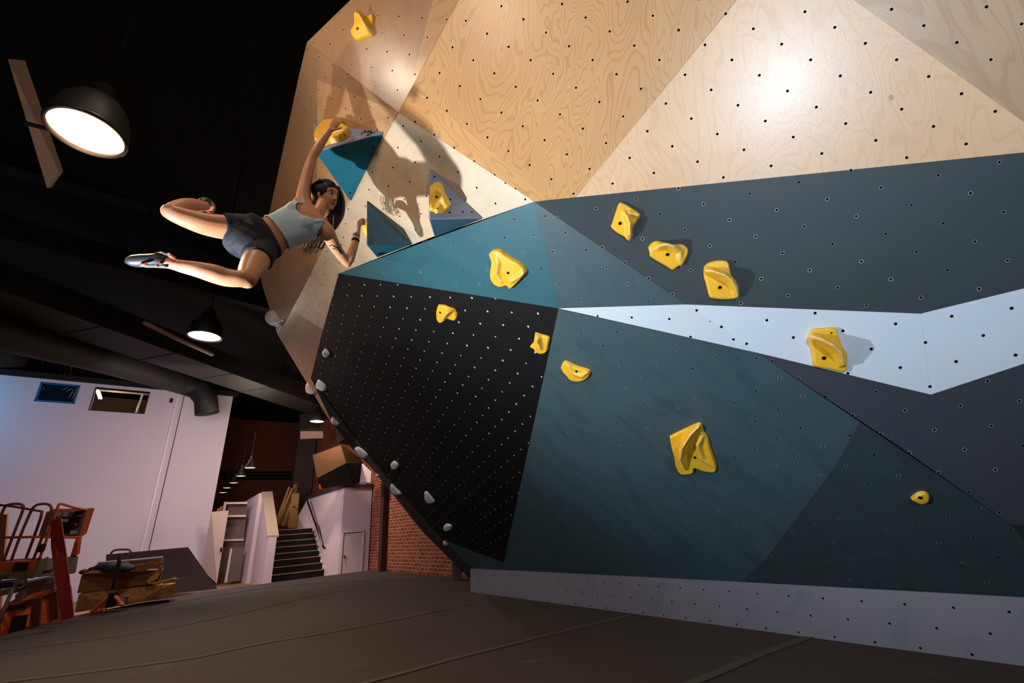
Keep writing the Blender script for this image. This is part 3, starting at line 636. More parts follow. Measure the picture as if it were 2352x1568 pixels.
# crop top: torso rings inflated, neckline and arm holes left open
T2_ = [r for r in spline(torso, 24) if 636 <= r[0] <= 722]
top = NB(); nK, nJ = 96, 60; rows_ = []
def surf(tf, th, e):
    x = tf*(len(T2_)-1); i = int(min(x, len(T2_)-2)); fr_ = x-i; A = T2_[i]; B = T2_[i+1]; q = [a+(b-a)*fr_ for a, b in zip(A, B)]
    ax, s, nn = ring_axes(i+1, T2_); cs, sn = math.cos(th), math.sin(th)
    v = P(*q[:3])+s*((q[3]+e)*math.copysign(abs(cs)**.9, cs))+nn*((q[4]+e)*math.copysign(abs(sn)**.9, sn))
    return v, (s*cs+nn*sn)
for j in range(nJ+1):
    row = []
    for k in range(nK):
        th = 2*PI*k/nK; v0, d = surf(.5, th, 0); fr0 = d.dot(CN); sd = d.dot(SA)
        if fr0 > 0: lim = .52+.48*min(1, abs(sd)/.68)**3
        else: lim = .95
        lim -= .34*max(0, (abs(sd)-.72)/.28)**1.3
        v, d = surf(lim*j/nJ, th, .008); 
        for b in bust:
            r_ = v-b; x_, y_, z_ = r_.dot(SA)/.062, r_.dot(CN.cross(SA))/.066, r_.dot(CN)
            rr_ = x_*x_+y_*y_
            if rr_ < 1 and z_ > -.03:
                hh = .055*math.sqrt(1-rr_)
                if hh > z_: v = v+CN*(hh-z_)
        row.append(top.verts.new(v))
    rows_.append(row)
for a_r, b_r in zip(rows_, rows_[1:]):
    for k in range(nK): top.faces.new((a_r[k], a_r[(k+1) % nK], b_r[(k+1) % nK], b_r[k]))
to = tobj('crop_top', top, M['top'], person, smooth=True)
sm = to.modifiers.new('smooth', 'SMOOTH'); sm.factor = .5; sm.iterations = 4
so_ = to.modifiers.new('solid', 'SOLIDIFY'); so_.thickness = .004; so_.offset = 1
hb = NB(); tube(hb, [v.co.copy() for v in []] or [rows_[0][0].co.copy() if False else surf(0, 2*PI*k/40, .011)[0] for k in range(41)], .0045, 6); tobj('hem', hb, M['top'], person, smooth=True)
# straps
st = NB(); rr = lambda side, t_, e=.012: None
def on_torso(t_x, th_s, e=.01):                                # point on the inflated chest surface
    i = min(range(len(ts)), key=lambda j: abs(ts[j][0]-t_x)); ax, s, nn = ring_axes(i); q = ts[i]; n3 = nn if nn.dot(CN) > 0 else -nn
    a = max(-1, min(1, th_s)); return P(*q[:3])+s*(a*(q[3]+e))+n3*(math.sqrt(max(0, 1-a*a))*(q[4]+e))
tube(st, [bust[0]+CN*.035+SA*.03, on_torso(708, .62, .02), on_torso(718, .66, .02), P(706, 474, 3.32), P(708, 470, 3.38)], [(.008, .003)]*5, 8)
tube(st, [bust[1]+CN*.035-SA*.03, on_torso(708, -.62, .02), on_torso(718, -.7, .02), P(744, 512, 3.28), P(742, 506, 3.34)], [(.008, .003)]*5, 8)
tobj('strap', st, M['top'], to if False else person, smooth=True, label='thin shoulder straps of the top')
# shorts
sh = NB(); T3_ = [r for r in ts if 548 <= r[0] <= 622]
loft(sh, T3_, .010, 48, None, cap=True)
def leg_sleeve(pts, e=.012): limb([(a, b, c, r+e) for a, b, c, r in pts], 28, sh)
leg_sleeve([(590, 527, 3.10, .088), (560, 525, 3.02, .088), (535, 524, 2.98, .087), (513, 522, 2.94, .084)])
leg_sleeve([(603, 560, 3.08, .09), (597, 580, 3.0, .09), (589, 597, 2.92, .086)])
limb([(528, 538, 2.96, .08), (546, 548, 2.975, .112), (575, 560, 3.01, .122), (600, 562, 3.05, .11)], 24, sh)
so = tobj('shorts', sh, M['shorts'], person, smooth=True)
rm = so.modifiers.new('remesh', 'REMESH'); rm.mode = 'VOXEL'; rm.voxel_size = .007; rm.use_smooth_shade = True
sm = so.modifiers.new('smooth', 'SMOOTH'); sm.factor = .5; sm.iterations = 6
# hair: cap and long falling locks
hr = NB()
hell(-.026, .040, 0, .106, .094, .088, hr); hell(-.002, .066, 0, .085, .060, .078, hr); hell(-.055, .0, 0, .078, .10, .086, hr)
def hmass(pts):
    q = spline(pts, 6); tube(hr, [P(a, b, c) for a, b, c, r in q], [(r, r*.7) for a, b, c, r in q], 16)
hmass([(772, 436, 3.62, .03), (781, 448, 3.64, .034), (783, 468, 3.64, .040), (780, 490, 3.62, .042), (773, 510, 3.59, .032), (768, 526, 3.56, .014)])
hmass([(742, 430, 3.5, .034), (757, 429, 3.55, .034), (770, 433, 3.60, .036), (779, 443, 3.62, .036), (782, 456, 3.63, .036)])
hmass([(765, 470, 3.66, .05), (765, 490, 3.63, .05), (762, 508, 3.6, .035)])
hmass([(724, 436, 3.52, .05), (713, 452, 3.52, .045), (709, 468, 3.50, .034), (712, 482, 3.49, .02)])
ho = tobj('hair', hr, M['hair'], person, smooth=True)
rm = ho.modifiers.new('remesh', 'REMESH'); rm.mode = 'VOXEL'; rm.voxel_size = .007; rm.use_smooth_shade = True
lk = NB()
random.seed(11)
def lock(pts, r): 
    q = spline(pts, 5); tube(lk, q and [Vector(p) for p in q], [r*(1-.75*(i/(len(q)-1))**2) for i in range(len(q))], 6)
for k in range(46):                                            # over the crown and down behind the face toward the ground
    a = random.uniform(-1, 1); b = random.uniform(0, 1); o_ = V(random.gauss(0, .004), random.gauss(0, .004), random.gauss(0, .004))
    p0 = hp(.045-.03*abs(a), .112-.02*abs(a), .05*a); p1 = hp(-.045, .12-.03*abs(a), .07*a); p2 = hp(-.115, .04-.04*b, .075*a); p3 = hp(-.10, -.06, .07*a)
    lock([p0, p1, p2, p3, P(726+random.uniform(-6, 8), 500+random.uniform(0, 8), 3.5)], .0075)
for k in range(150):                                           # sleek strands lying on the cap
    a = random.uniform(-1, 1); sd = .088*a; z0 = .118-.03*a*a
    q0 = hp(.062-.03*abs(a)+random.uniform(-.01, .01), z0-.012, sd*.55); q1 = hp(.0, z0+.018, sd*.9); q2 = hp(-.075, z0-.025, sd*1.02); q3 = hp(-.125, .01, sd*1.0); q4 = hp(-.118+.02*random.random(), -.07, sd*.9)
    lock([q0, q1, q2, q3, q4], .0042)
for k in range(70):                                            # strands from the crown across to the far side
    a = k/70; q0 = hp(-.06+.10*a, .128-.02*a, .05-.05*a); q1 = P(762+6*a, 426+3*a, 3.5+.03*a); q2 = P(777+random.uniform(-1, 3), 437+4*a, 3.575+.02*a); q3 = P(786-3*a+random.uniform(-1, 1), 458+8*a, 3.60); q4 = P(784-6*a+random.uniform(-2, 2), 486+8*a, 3.58)
    lock([q0, q1, q2, q3, q4], .0045)
for k in range(60):                                            # sheet hanging on the far side of the face
    a = k/60; x0 = 776+random.uniform(-3, 4)-10*a; y0 = 442+20*a
    p0 = hp(.05, .10, -.05-.02*a); p1 = P(783+random.uniform(-4, 2)-8*a, 450+random.uniform(-4, 8), 3.60+.04*random.random())
    p2 = P(780-14*a+random.uniform(-3, 3), 485+random.uniform(-4, 6), 3.60); p3 = P(772-24*a+random.uniform(-4, 4), 512+random.uniform(-6, 6), 3.58); p4 = P(766-16*a+random.uniform(-4, 4), 528+random.uniform(-10, 6), 3.56)
    lock([p0, p1, p2, p3, p4], .008)
for k in range(26):                                            # curls showing under the top
    x = 690+50*random.random(); ln = random.uniform(10, 26)
    p0 = P(x+18, 535, 3.5); p1 = P(x+8, 552, 3.5); p2 = P(x+random.uniform(-4, 4), 562+ln*.4, 3.48); p3 = P(x-8+random.uniform(-4, 5), 562+ln*.75, 3.47); p4 = P(x-4+random.uniform(-6, 6), 560+ln, 3.46)
    lock([p0, p1, p2, p3, p4], .0045)
tobj('hair_lock', lk, M['hair'], person, smooth=True, label='long loose dark locks')['kind'] = 'stuff'
# face
for s_ in (1, -1):
    bm = NB(); ellipsoid(bm, hp(.077, .024, .030*s_), (HF, HS, HU), (.010, .015, .0085), 14, 10); ey = tobj('eye', bm, M['eye_white'], person, smooth=True)
    bm = NB(); ellipsoid(bm, hp(.0845, .024, .029*s_), (HF, HS, HU), (.0045, .0068, .007), 12, 8); tobj('iris', bm, M['iris'], person, smooth=True)
    bm = NB(); tube(bm, [hp(.088, .040, .012*s_), hp(.088, .049, .028*s_), hp(.074, .046, .048*s_)], [(.004, .003), (.0048, .003), (.002, .002)], 8); tobj('eyebrow', bm, M['hair'], person, smooth=True)
    bm = NB(); tube(bm, [hp(.086, .028, .016*s_), hp(.087, .034, .030*s_), hp(.076, .028, .045*s_)], [.0016, .0022, .0012], 6); tobj('eyelash', bm, M['hair'], person, smooth=True)
bm = NB(); tube(bm, [hp(.082, -.052, -.022), hp(.092, -.049, -.010), hp(.0935, -.050, 0), hp(.092, -.049, .010), hp(.082, -.052, .022)], [(.002, .003), (.004, .005), (.004, .005), (.004, .005), (.002, .003)], 8)
tube(bm, [hp(.082, -.054, -.018), hp(.090, -.060, 0), hp(.082, -.054, .018)], [(.002, .003), (.005, .006), (.002, .003)], 8); tobj('lips', bm, M['lip'], person, smooth=True)
# necklace, wrist bands, tattoo
bm = NB(); tube(bm, [P(731, 497, 3.30), P(727, 490, 3.31), P(724, 487, 3.33)], .0015, 5); tube(bm, [P(731, 497, 3.30), P(737, 497, 3.33)], .0015, 5); ellipsoid(bm, P(731, 497, 3.295), (RX, DN, FW), (.004, .005, .003), 8, 6); tobj('necklace', bm, plain('gold', lin(220, 190, 140), .3, .5, .8), person)
bm = NB(); fa_ = (P(821, 537, 3.61)-P(815, 560, 3.58)).normalized()
def band(x, y, d, r, h): 
    b_m = NB(); lathe(b_m, P(x, y, d), [(r-.004, -h), (r, -h), (r+.002, 0), (r, h), (r-.004, h)], 28, fa_); tobj('wrist_band', b_m, M['band'], person, smooth=True)
bm.free(); band(816.5, 552, 3.59, .031, .011); band(818.5, 542, 3.605, .028, .003); band(819, 539, 3.61, .027, .002)
tp = lambda x, y, k=.036: P(x, y, 3.36+(x-760)*.0042-k-.006)
bm = NB()
for s_ in ([(760, 565), (768, 563), (776, 568), (784, 566), (789, 561)], [(768, 571), (777, 572), (786, 578), (788, 583)], [(771, 566), (780, 570), (787, 575), (790, 580)], [(774, 569), (783, 565), (788, 570)], [(780, 571), (784, 578), (789, 582)]):
    tube(bm, [tp(x-4, y, .041) for x, y in spline(s_, 3)], .003, 6)
for x_, y_, r1, r2 in ((779, 568, .012, .005), (784, 575, .010, .007), (786, 581, .006, .008), (772, 566, .010, .004)): ellipsoid(bm, tp(x_-4, y_, .0375), (RX, FW, DN), (r1, .003, r2), 10, 6)
tobj('tattoo', bm, M['tattoo'], person, label='dark bird tattoo on the upper arm')
# climbing shoes
s1 = NB(); q_ = spline([(382, 600, 2.52, .036, .030), (365, 597, 2.51, .038, .042), (345, 598, 2.50, .037, .044), (322, 599, 2.49, .037, .042), (302, 599, 2.48, .030, .034), (290, 598, 2.475, .016, .012)], 5)
tube(s1, [P(*a[:3]) for a in q_], [(a[3]*1.0, a[4]) for a in q_], 20, up=DN)
so1 = tobj('climbing_shoe', s1, M['shoe'], person, smooth=True)
def subp(name, bm, mat, par): o = tobj(name, bm, mat, None, smooth=True); o.parent = par; o.matrix_parent_inverse = Matrix.Identity(4) if par.parent is None else (Matrix.Translation(-par.parent.location)@Matrix.Translation(par.parent.location)); return o
bm = NB(); q_ = spline([(384, 611, 2.5, .005), (350, 611, 2.49, .006), (320, 610, 2.48, .007), (298, 606, 2.475, .008), (289, 600, 2.472, .008)], 4); tube(bm, [P(*a[:3]) for a in q_], [(a[3], a[3]*1.6) for a in q_], 10); subp('rubber_rand', bm, M['rubber'], so1)
bm = NB(); tube(bm, [P(355, 585, 2.50), P(372, 580, 2.49), P(388, 586, 2.50), P(392, 592, 2.5)], [(.006, .012)]*4, 8); subp('shoe_collar', bm, M['shoe'], so1)
bm = NB(); tube(bm, [P(388, 584, 2.49), P(396, 590, 2.48), P(404, 592, 2.49)], [(.007, .012), (.009, .014), (.006, .01)], 8); subp('pull_tab', bm, M['red'], so1)
bm = NB(); tube(bm, [P(320, 606, 2.452), P(330, 607, 2.448), P(340, 606, 2.452)], [.004, .008, .004], 8); subp('red_patch', bm, M['red'], so1)
bm = NB(); tube(bm, [P(358, 611, 2.47), P(363, 609, 2.47)], .007, 8); subp('heel_tab', bm, M['red'], so1)
s2 = NB(); q_ = spline([(462, 466, 3.07, .020, .03), (468, 463, 3.10, .030, .036), (476, 466, 3.14, .038, .036), (482, 472, 3.19, .040, .034), (486, 479, 3.25, .034, .028), (488, 484, 3.29, .018, .016)], 5)
tube(s2, [P(*a[:3]) for a in q_], [(a[3], a[4]) for a in q_], 20, up=DN); so2 = tobj('climbing_shoe', s2, M['shoe'], person, smooth=True)
bm = NB(); tube(bm, [P(464, 468, 3.05), P(468, 473, 3.05), P(469, 478, 3.06)], [(.006, .010)]*3, 8); subp('shoe_strap', bm, M['red'], so2)
bm = NB(); tube(bm, [P(477, 484, 3.15), P(484, 486, 3.2)], [(.012, .014), (.012, .012)], 8); subp('red_patch', bm, M['red'], so2)

# ------------------------------------------------------------------ the hall
M['concrete'] = plain('concrete_floor', lin(150, 120, 92), .7, .4, 0, .15, 2, .2, 60)
def matmat():
    t = NT('dark_carpet_mat'); co = t.n('ShaderNodeTexCoord').outputs['Object']
    a = t.noise(co, .8, 5, .6); b = t.noise(co, 220, 2, .7); d = t.noise(co, 2.6, 4, .6)
    c = t.mix(a, lin(54, 50, 49), lin(72, 67, 65))
    c = t.mix(t.math('MULTIPLY', t.step(b, .45, .75), .5), c, lin(100, 90, 84))
    c = t.mix(t.math('MULTIPLY', t.step(d, .66, .8), .5), c, lin(118, 106, 98))
    t.bump(b, .5, .003); return t.fin(c, .9, .15)
M['mat'] = matmat()
M['flap'] = plain('woven_flap', lin(80, 77, 74), .85, .2, 0, .12, 10, .2, 200)
M['white_wall'] = plain('white_painted_plaster', lin(196, 188, 196), .8, .2, 0, .03, 1.2)
M['white_trim'] = plain('white_trim_paint', lin(216, 210, 214), .5)
M['dark_line'] = plain('dark_joint', lin(46, 42, 46), .8)
M['ceil'] = plain('black_ceiling_paint', lin(18, 17, 16), .85, .2, 0, .25, .7)
M['beam'] = plain('black_beam_paint', lin(24, 22, 21), .75, .25, 0, .2, .9)
M['duct_rect'] = plain('rectangular_duct_paint', lin(22, 19, 18), .6, .3, 0, .3, 2)
M['duct'] = plain('duct_grey_paint', lin(9, 8, 8), .7, .4, 0, .15, 1.5)
M['lit_tan'] = plain('lit_face_tan', lin(150, 122, 102), .5, .4, 0, .12, 2)  # tan carries the lamplight on beam, duct and pipe faces
M['black_metal'] = plain('black_enamel', lin(24, 22, 22), .4, .5, .2)
def brickmat(name, dirt):
    t = NT(name); co = t.n('ShaderNodeTexCoord').outputs['UV']
    br = t.n('ShaderNodeTexBrick', i_Scale=1.0, i_Color1=lin(168, 82, 48), i_Color2=lin(124, 54, 32), i_Mortar=lin(176, 150, 128), i_5=.012)
    br.inputs['Mortar Size'].default_value = .011; br.inputs['Brick Width'].default_value = .25; br.inputs['Row Height'].default_value = .094; br.inputs['Mortar Smooth'].default_value = .2
    nw = t.n('ShaderNodeTexNoise', i_Scale=2.5, i_Detail=3); t.l(co, nw.inputs['Vector'])
    wv = t.vmath('ADD', co, t.vmath('MULTIPLY', t.vmath('SUBTRACT', nw.outputs['Color'], (.5, .5, .5)), (.03, .03, 0)))
    t.l(wv, br.inputs['Vector'])
    c = t.mix(t.step(t.noise(co, 6, 4, .7), .35, .8), br.outputs['Color'], lin(84, 42, 30), 'MIX')
    c = t.mix(.55, br.outputs['Color'], c)
    if dirt:
        sx = t.n('ShaderNodeSeparateXYZ'); t.l(co, sx.inputs[0])
        k = t.math('MULTIPLY', t.step(t.math('ADD', sx.outputs[0], t.math('MULTIPLY', t.noise(co, 3, 4), 1.2)), -9.6, -8.2), .55)
        k = t.math('MULTIPLY', k, t.math('SUBTRACT', 1.0, t.step(sx.outputs[1], .9, 1.9)))
        c = t.mix(k, c, lin(146, 116, 96))
    t.bump(br.outputs['Fac'], -.6, .01); return t.fin(c, .85, .2)
M['brick'] = brickmat('old_red_brick', True); M['brick_far'] = brickmat('old_dark_brick', False); M['brick_far'].node_tree.nodes['Brick Texture'].inputs['Color1'].default_value = lin(96, 44, 28); M['brick_far'].node_tree.nodes['Brick Texture'].inputs['Color2'].default_value = lin(70, 32, 22); M['brick_far'].node_tree.nodes['Brick Texture'].inputs['Mortar'].default_value = lin(104, 70, 52)
def uvplane(name, corners, uvs, mat, off):
    bm = NB(); lay = bm.loops.layers.uv.new('uv'); prism(bm, corners, off)
    for f in bm.faces:
        for lp in f.loops:
            k = min(range(len(corners)), key=lambda i: min((lp.vert.co-corners[i]).length, (lp.vert.co-corners[i]-off).length)); lp[lay].uv = uvs[k]
    return struct(tobj(name, bm, mat))
# floor, ceiling, walls
bm = NB(); prism(bm, [V(-40, -9, 0), V(16, -9, 0), V(16, 40, 0), V(-40, 40, 0)], V(0, 0, -.2)); struct(tobj('floor', bm, M['concrete']))
ZC = 8.3
bm = NB(); prism(bm, [V(-40, -9, ZC), V(16, -9, ZC), V(16, 40, ZC), V(-40, 40, ZC)], V(0, 0, .2)); struct(tobj('ceiling', bm, M['ceil']))
bw0, bw1 = -27.0, 4.0
uvplane('wall_right', [E(5.97, bw0, -1.3), E(5.97, bw1, -1.3), E(5.97, bw1, 6.1), E(5.97, bw0, 6.1)], [(bw0, 0), (bw1, 0), (bw1, 7.4), (bw0, 7.4)], M['brick'], E1*.3)
uvplane('wall_back', [E(-14, -26.8, -1.3), E(5.97, -26.8, -1.3), E(5.97, -26.8, 6.1), E(-14, -26.8, 6.1)], [(0, 0), (20, 0), (20, 7.4), (0, 7.4)], M['brick_far'], -E2*.3)
# white wall with two openings: boxes around them
WB = -20.5
holes_ = [(-3.94, -3.05, 4.83, 5.42), (-2.59, -1.13, 4.63, 5.43)]
bm = NB(); xs = [-26, -3.94, -3.05, -2.59, -1.13, 1.54]
for i in range(5):
    a0, a1 = xs[i], xs[i+1]; h = [q for q in holes_ if abs(q[0]-a0) < .01]
    if h: ebox(bm, a0, a1, WB, WB-.18, -1.3, h[0][2]); ebox(bm, a0, a1, WB, WB-.18, h[0][3], 5.57)
    else: ebox(bm, a0, a1, WB, WB-.18, -1.3, 5.57)
ebox(bm, -26, 1.54, WB-.18, WB-.9, 5.0+.55, 5.57)
ebox(bm, 1.40, 1.54, WB-.18, WB-6.2, -1.3, 5.57)
bmesh.ops.remove_doubles(bm, verts=bm.verts[:], dist=.0001)
struct(tobj('wall_left', bm, M['white_wall']))
bm = NB(); ebox(bm, -26, 1.7, WB-.05, WB+.1, 5.57, 5.75); struct(tobj('trim_1', bm, M['beam']))
bm = NB()
box8(bm, [E(-.28, WB+.0, -1.3), E(-.24, WB+.0, -1.3), E(-.24, WB+.03, -1.3), E(-.28, WB+.03, -1.3), E(-.28, WB+.0, 5.57), E(-.24, WB+.0, 5.57), E(-.24, WB+.03, 5.57), E(-.28, WB+.03, 5.57)])
struct(tobj('trim_2', bm, M['white_trim']))
bm = NB(); ebox(bm, -.075, -.05, WB, WB+.008, -1.3, 5.57); struct(tobj('trim_3', bm, M['dark_line']))
# window 1: covered with dark blue film; window 2: open to a lit room
M['film'] = plain('dark_blue_plastic_film', lin(7, 26, 40), .18, .8, 0, .5, 3, .6, 9)
M['blue_tape'] = plain('blue_masking_tape', lin(20, 92, 128), .5)
M['tubelight'] = bpy.data.materials.new('tube_light'); M['tubelight'].use_nodes = True
def emis(name, col, k):
    m_ = bpy.data.materials.new(name); m_.use_nodes = True; b = m_.node_tree.nodes['Principled BSDF']
    b.inputs['Base Color'].default_value = col; b.inputs['Emission Color'].default_value = col; b.inputs['Emission Strength'].default_value = k; return m_
M['tubelight'] = emis('tube_light', (1, .93, .84, 1), 3.2)
M['lamp_far'] = emis('warm_lamp_glass', (1, .84, .62, 1), 1.6)
win = bpy.data.objects.new('window_1', None); C.objects.link(win); win.location = E(-3.5, WB, 5.1); struct(win)
bm = NB(); ebox(bm, -3.93, -3.06, WB-.05, WB-.04, 4.84, 5.41); tobj('plastic_film', bm, M['film'], win)
bm = NB()
for a0, a1, z0, z1 in ((-3.98, -3.01, 5.40, 5.46), (-3.98, -3.01, 4.79, 4.85), (-3.98, -3.92, 4.79, 5.46), (-3.07, -3.01, 4.79, 5.46)): ebox(bm, a0, a1, WB, WB+.012, z0, z1)
tobj('window_tape', bm, M['blue_tape'], win)
M['warm_film'] = plain('crumpled_clear_film', lin(150, 128, 110), .25, .8)
bm = NB()
for a, z, a2, z2 in ((-3.2, 5.37, -3.32, 5.2), (-3.16, 5.35, -3.2, 5.0), (-3.3, 5.36, -3.45, 5.25), (-3.86, 5.3, -3.9, 5.18), (-3.1, 5.38, -3.12, 4.95)):
    tube(bm, [E(a, WB-.03, z), E((a+a2)/2+.02, WB-.02, (z+z2)/2), E(a2, WB-.03, z2)], [.004, .012, .003], 6)
tobj('film_crease', bm, M['warm_film'], win)
win = bpy.data.objects.new('window_2', None); C.objects.link(win); win.location = E(-1.86, WB, 5.0); struct(win)
bm = NB()
for a0, a1, z0, z1 in ((-2.62, -1.10, 5.43, 5.45), (-2.62, -1.10, 4.61, 4.63), (-2.62, -2.59, 4.61, 5.45), (-1.13, -1.10, 4.61, 5.45)): ebox(bm, a0, a1, WB-.17, WB+.012, z0, z1)
tobj('window_frame', bm, M['dark_line'], win)
M['room_brown'] = plain('storage_room_surfaces', lin(70, 56, 44), .8, .2, 0, .4, 2)
bm = NB(); ebox(bm, -6, 1.3, -24.2, -24.3, 3.4, 6.05); ebox(bm, -6, 1.3, -20.7, -24.2, 3.3, 3.4); ebox(bm, -6, -5.9, -20.7, -24.2, 3.4, 6.05); struct(tobj('wall_upper_room', bm, M['room_brown']))
bm = NB(); ebox(bm, -2.7, -2.6, -21.2, -22.6, 5.55, 5.6)
t_ = tag(tobj('tube_lamp', bm, M['tubelight']), 'bright fluorescent tube seen through the left of the open high window', 'lamp')
bm = NB(); tube(bm, [E(-1.35, -21.3, 5.55), E(-1.42, -21.3, 4.3)], .035, 8)
tag(tobj('pipe', bm, M['white_trim']), 'pale vertical pipe seen behind the open high window', 'pipe')
bm = NB()
for a, z in ((-2.3, 4.0), (-1.9, 4.15), (-1.5, 3.95)): ebox(bm, a-.17, a+.17, -22.6, -23, 3.4, z+.55)
tag(tobj('cardboard_box', bm, plain('dim_cardboard', lin(120, 84, 50), .8)), 'brown boxes piled inside the room behind the open high window', 'box', kind='stuff')
light('upper_room_light', 'POINT', E(-2.2, -22, 5.3), 50, WARM, .1)
bm = NB(); ebox(bm, -.47, -.37, WB, WB+.04, 5.11, 5.27); tag(tobj('junction_box', bm, M['black_metal']), 'small dark square box high on the white wall beside the seam', 'electrical box')
# crash mat
matpts = [onp for onp in [(-3.2, 5.8), (-2.0, 5.8)]]
def onz(x, y, z=.212): d = ray(x, y); return EYE+d*((z-EYE.z)/d.z)
mp = [E(-1.9, 6.5, -1.09), E(-1.9, -9.0, -1.09), onz(0, 1461), onz(130, 1421), onz(310, 1386), onz(500, 1353), E(5.95, -15.75, -1.09), E(5.95, 6.5, -1.09)]
bm = NB(); prism(bm, mp, V(0, 0, -.205)); bmesh.ops.recalc_face_normals(bm, faces=bm.faces[:])
cm = thing('crash_mat', 'huge dark grey carpeted crash mat covering the floor under the wall', 'crash mat', E(2, -5, -1.3))
o = tobj('mat_cover', bm, M['mat'], cm); bevel(o, .03, 3)
seams = [[(60, 1440), (300, 1410), (467, 1372), (700, 1341), (1000, 1330)], [(-60, 1503), (0, 1495), (402, 1439), (767, 1360), (940, 1340)],
         [(-60, 1577), (0, 1568), (410, 1516), (600, 1478), (820, 1440), (1100, 1383)], [(700, 1609), (840, 1568), (1150, 1485), (1450, 1412)], [(1480, 1617), (1590, 1568), (1840, 1468), (1950, 1436)]]
for k, sm in enumerate(seams):
    bm = NB(); pts = [onz(*p) for p in sm]; pts = [Vector(p) for p in spline(pts, 5)]; pv = []
    wd = .045
    for i, p in enumerate(pts):
        pz = .2125; wob = .007*math.sin(i*1.7+k)
        pv.append((p+E2*(wd+wob)+V(0, 0, .0), p-E2*(wd-wob)))
    for (a, b), (c, d) in zip(pv, pv[1:]):
        q = [V(a.x, a.y, pz+.007), V(b.x, b.y, pz+.002), V(d.x, d.y, pz+.002), V(c.x, c.y, pz+.007)]
        bm.faces.new([bm.verts.new(x) for x in q]); q2 = [V(a.x, a.y, pz-.002), V(a.x, a.y, pz+.007), V(c.x, c.y, pz+.007), V(c.x, c.y, pz-.002)]
        bm.faces.new([bm.verts.new(x) for x in q2])
    bmesh.ops.remove_doubles(bm, verts=bm.verts[:], dist=.0005)
    tobj('seam_flap', bm, M['flap'], cm)
# ---- ceiling gear
def duct_round(name, pts, r, label, mat='duct'):
    bm = NB(); tube(bm, pts, r, 24); o = tobj(name, bm, M[mat], smooth=True); return tag(o, label, 'duct')
dz = 3.3
dp = [P(-420, 640, 6.6), P(0, 763, 9.0), P(250, 828, 11.6), P(430, 884, 15.2)]
dp2 = [Vector(p) for p in spline(dp, 4)]
e = dp2[-1]; dp2 += [e+(E1*.35-V(0, 0, .12)), e+E1*.62-V(0, 0, .45), e+E1*.74-V(0, 0, .95)]
duct_round('round_duct', dp2, .36, 'fat black round duct running under the ceiling with an elbow down by the white wall')
duct_round('round_duct', [P(-60, 815, 13.6), P(45, 812, 13.9)], .42, 'short grey round duct stub high at the left above the white wall')
# large rectangular duct/beam crossing to the stairs
def bar(name, p0, p1, w_, h, mat, label, cat, parent=None):
    bm = NB(); d = (p1-p0).normalized(); s = d.cross(V(0, 0, 1)).normalized()*(w_/2); u = V(0, 0, h)
    box8(bm, [p0-s, p1-s, p1+s, p0+s, p0-s-u*-1, p1-s+u, p1+s+u, p0+s+u]); o = tobj(name, bm, mat, parent)
    return o if parent is not None else tag(o, label, cat)
rd = bar('rectangular_duct', P(-250, 610, 7.2), P(784, 962, 18.6), 1.15, .55, M['duct_rect'], 'long flat rectangular duct painted black running from the left edge toward the stairs', 'duct')
b0, b1 = P(-250, 610, 7.2), P(784, 962, 18.6)
for t in (.22, .36, .5, .62, .74):
    p = b0.lerp(b1, t); d = (b1-b0).normalized()
    bm = NB(); s = d.cross(V(0, 0, 1)).normalized()
    box8(bm, [p-s*.585+V(0, 0, -.012), p+d*.07-s*.585+V(0, 0, -.012), p+d*.07+s*.585+V(0, 0, -.012), p+s*.585+V(0, 0, -.012), p-s*.585+V(0, 0, .555), p+d*.07-s*.585+V(0, 0, .555), p+d*.07+s*.585+V(0, 0, .555), p+s*.585+V(0, 0, .555)])
    tobj('duct_flange', bm, M['duct_rect'], rd)
# lit faces of beam and ducts, their light put into a tan colour
def quadbar(name, pts, depths, thick, mat, label, cat):
    q = [P(x, y, d) for (x, y), d in zip(pts, depths)]; n = (q[1]-q[0]).cross(q[2]-q[0]).normalized(); n = n if n.dot(FW) > 0 else -n
    bm = NB(); prism(bm, q, n*thick); o = tobj(name, bm, mat); return tag(o, label, cat)
quadbar('ceiling_beam', [(18, 135), (45, 138), (135, 395), (108, 432)], [5.0, 5.0, 5.6, 5.6], .06, M['lit_tan'], 'tan lit face of a beam crossing beside the big round lamp', 'beam')
quadbar('box_duct', [(655, 870), (707, 880), (722, 912), (655, 894)], [17, 17, 17, 17], .8, M['lit_tan'], 'short tan duct end lit warmly beside the lower left edge of the wall', 'duct')
quadbar('box_duct', [(690, 990), (742, 990), (742, 1006), (690, 1008)], [18, 18, 18, 18], .8, M['lit_tan'], 'lit tan duct end just under the far round lamp', 'duct')
bm = NB(); tube(bm, [P(60, 283, 4.4), P(125, 300, 4.45)], .022, 8); tag(tobj('conduit', bm, M['black_metal']), 'short black pipe reaching to the big round lamp', 'pipe')
bm = NB(); tube(bm, [P(330, 740, 9.4), P(404, 776, 10.2), P(412, 780, 10.3), P(488, 814, 11.2)], .05, 10); tag(tobj('conduit', bm, M['lit_tan'], smooth=True), 'warmly lit pipe under the ceiling left of the middle dome lamp', 'pipe')
bm = NB(); ebx = [(-300, 205, 6.5), (560, 520, 10.5)]
bar('ceiling_beam', P(-80, 120, 7.5), P(900, 330, 13.0), .35, .5, M['beam'], 'dark ceiling beam crossing high above the climber', 'beam')
bar('ceiling_beam', P(-200, 330, 7.5), P(900, 640, 14.0), .35, .5, M['beam'], 'dark ceiling beam crossing behind the climber and her legs', 'beam')
bar('ceiling_beam', P(-200, 500, 7.5), P(900, 790, 16.0), .35, .5, M['beam'], 'dark ceiling beam just above the middle dome lamp', 'beam')
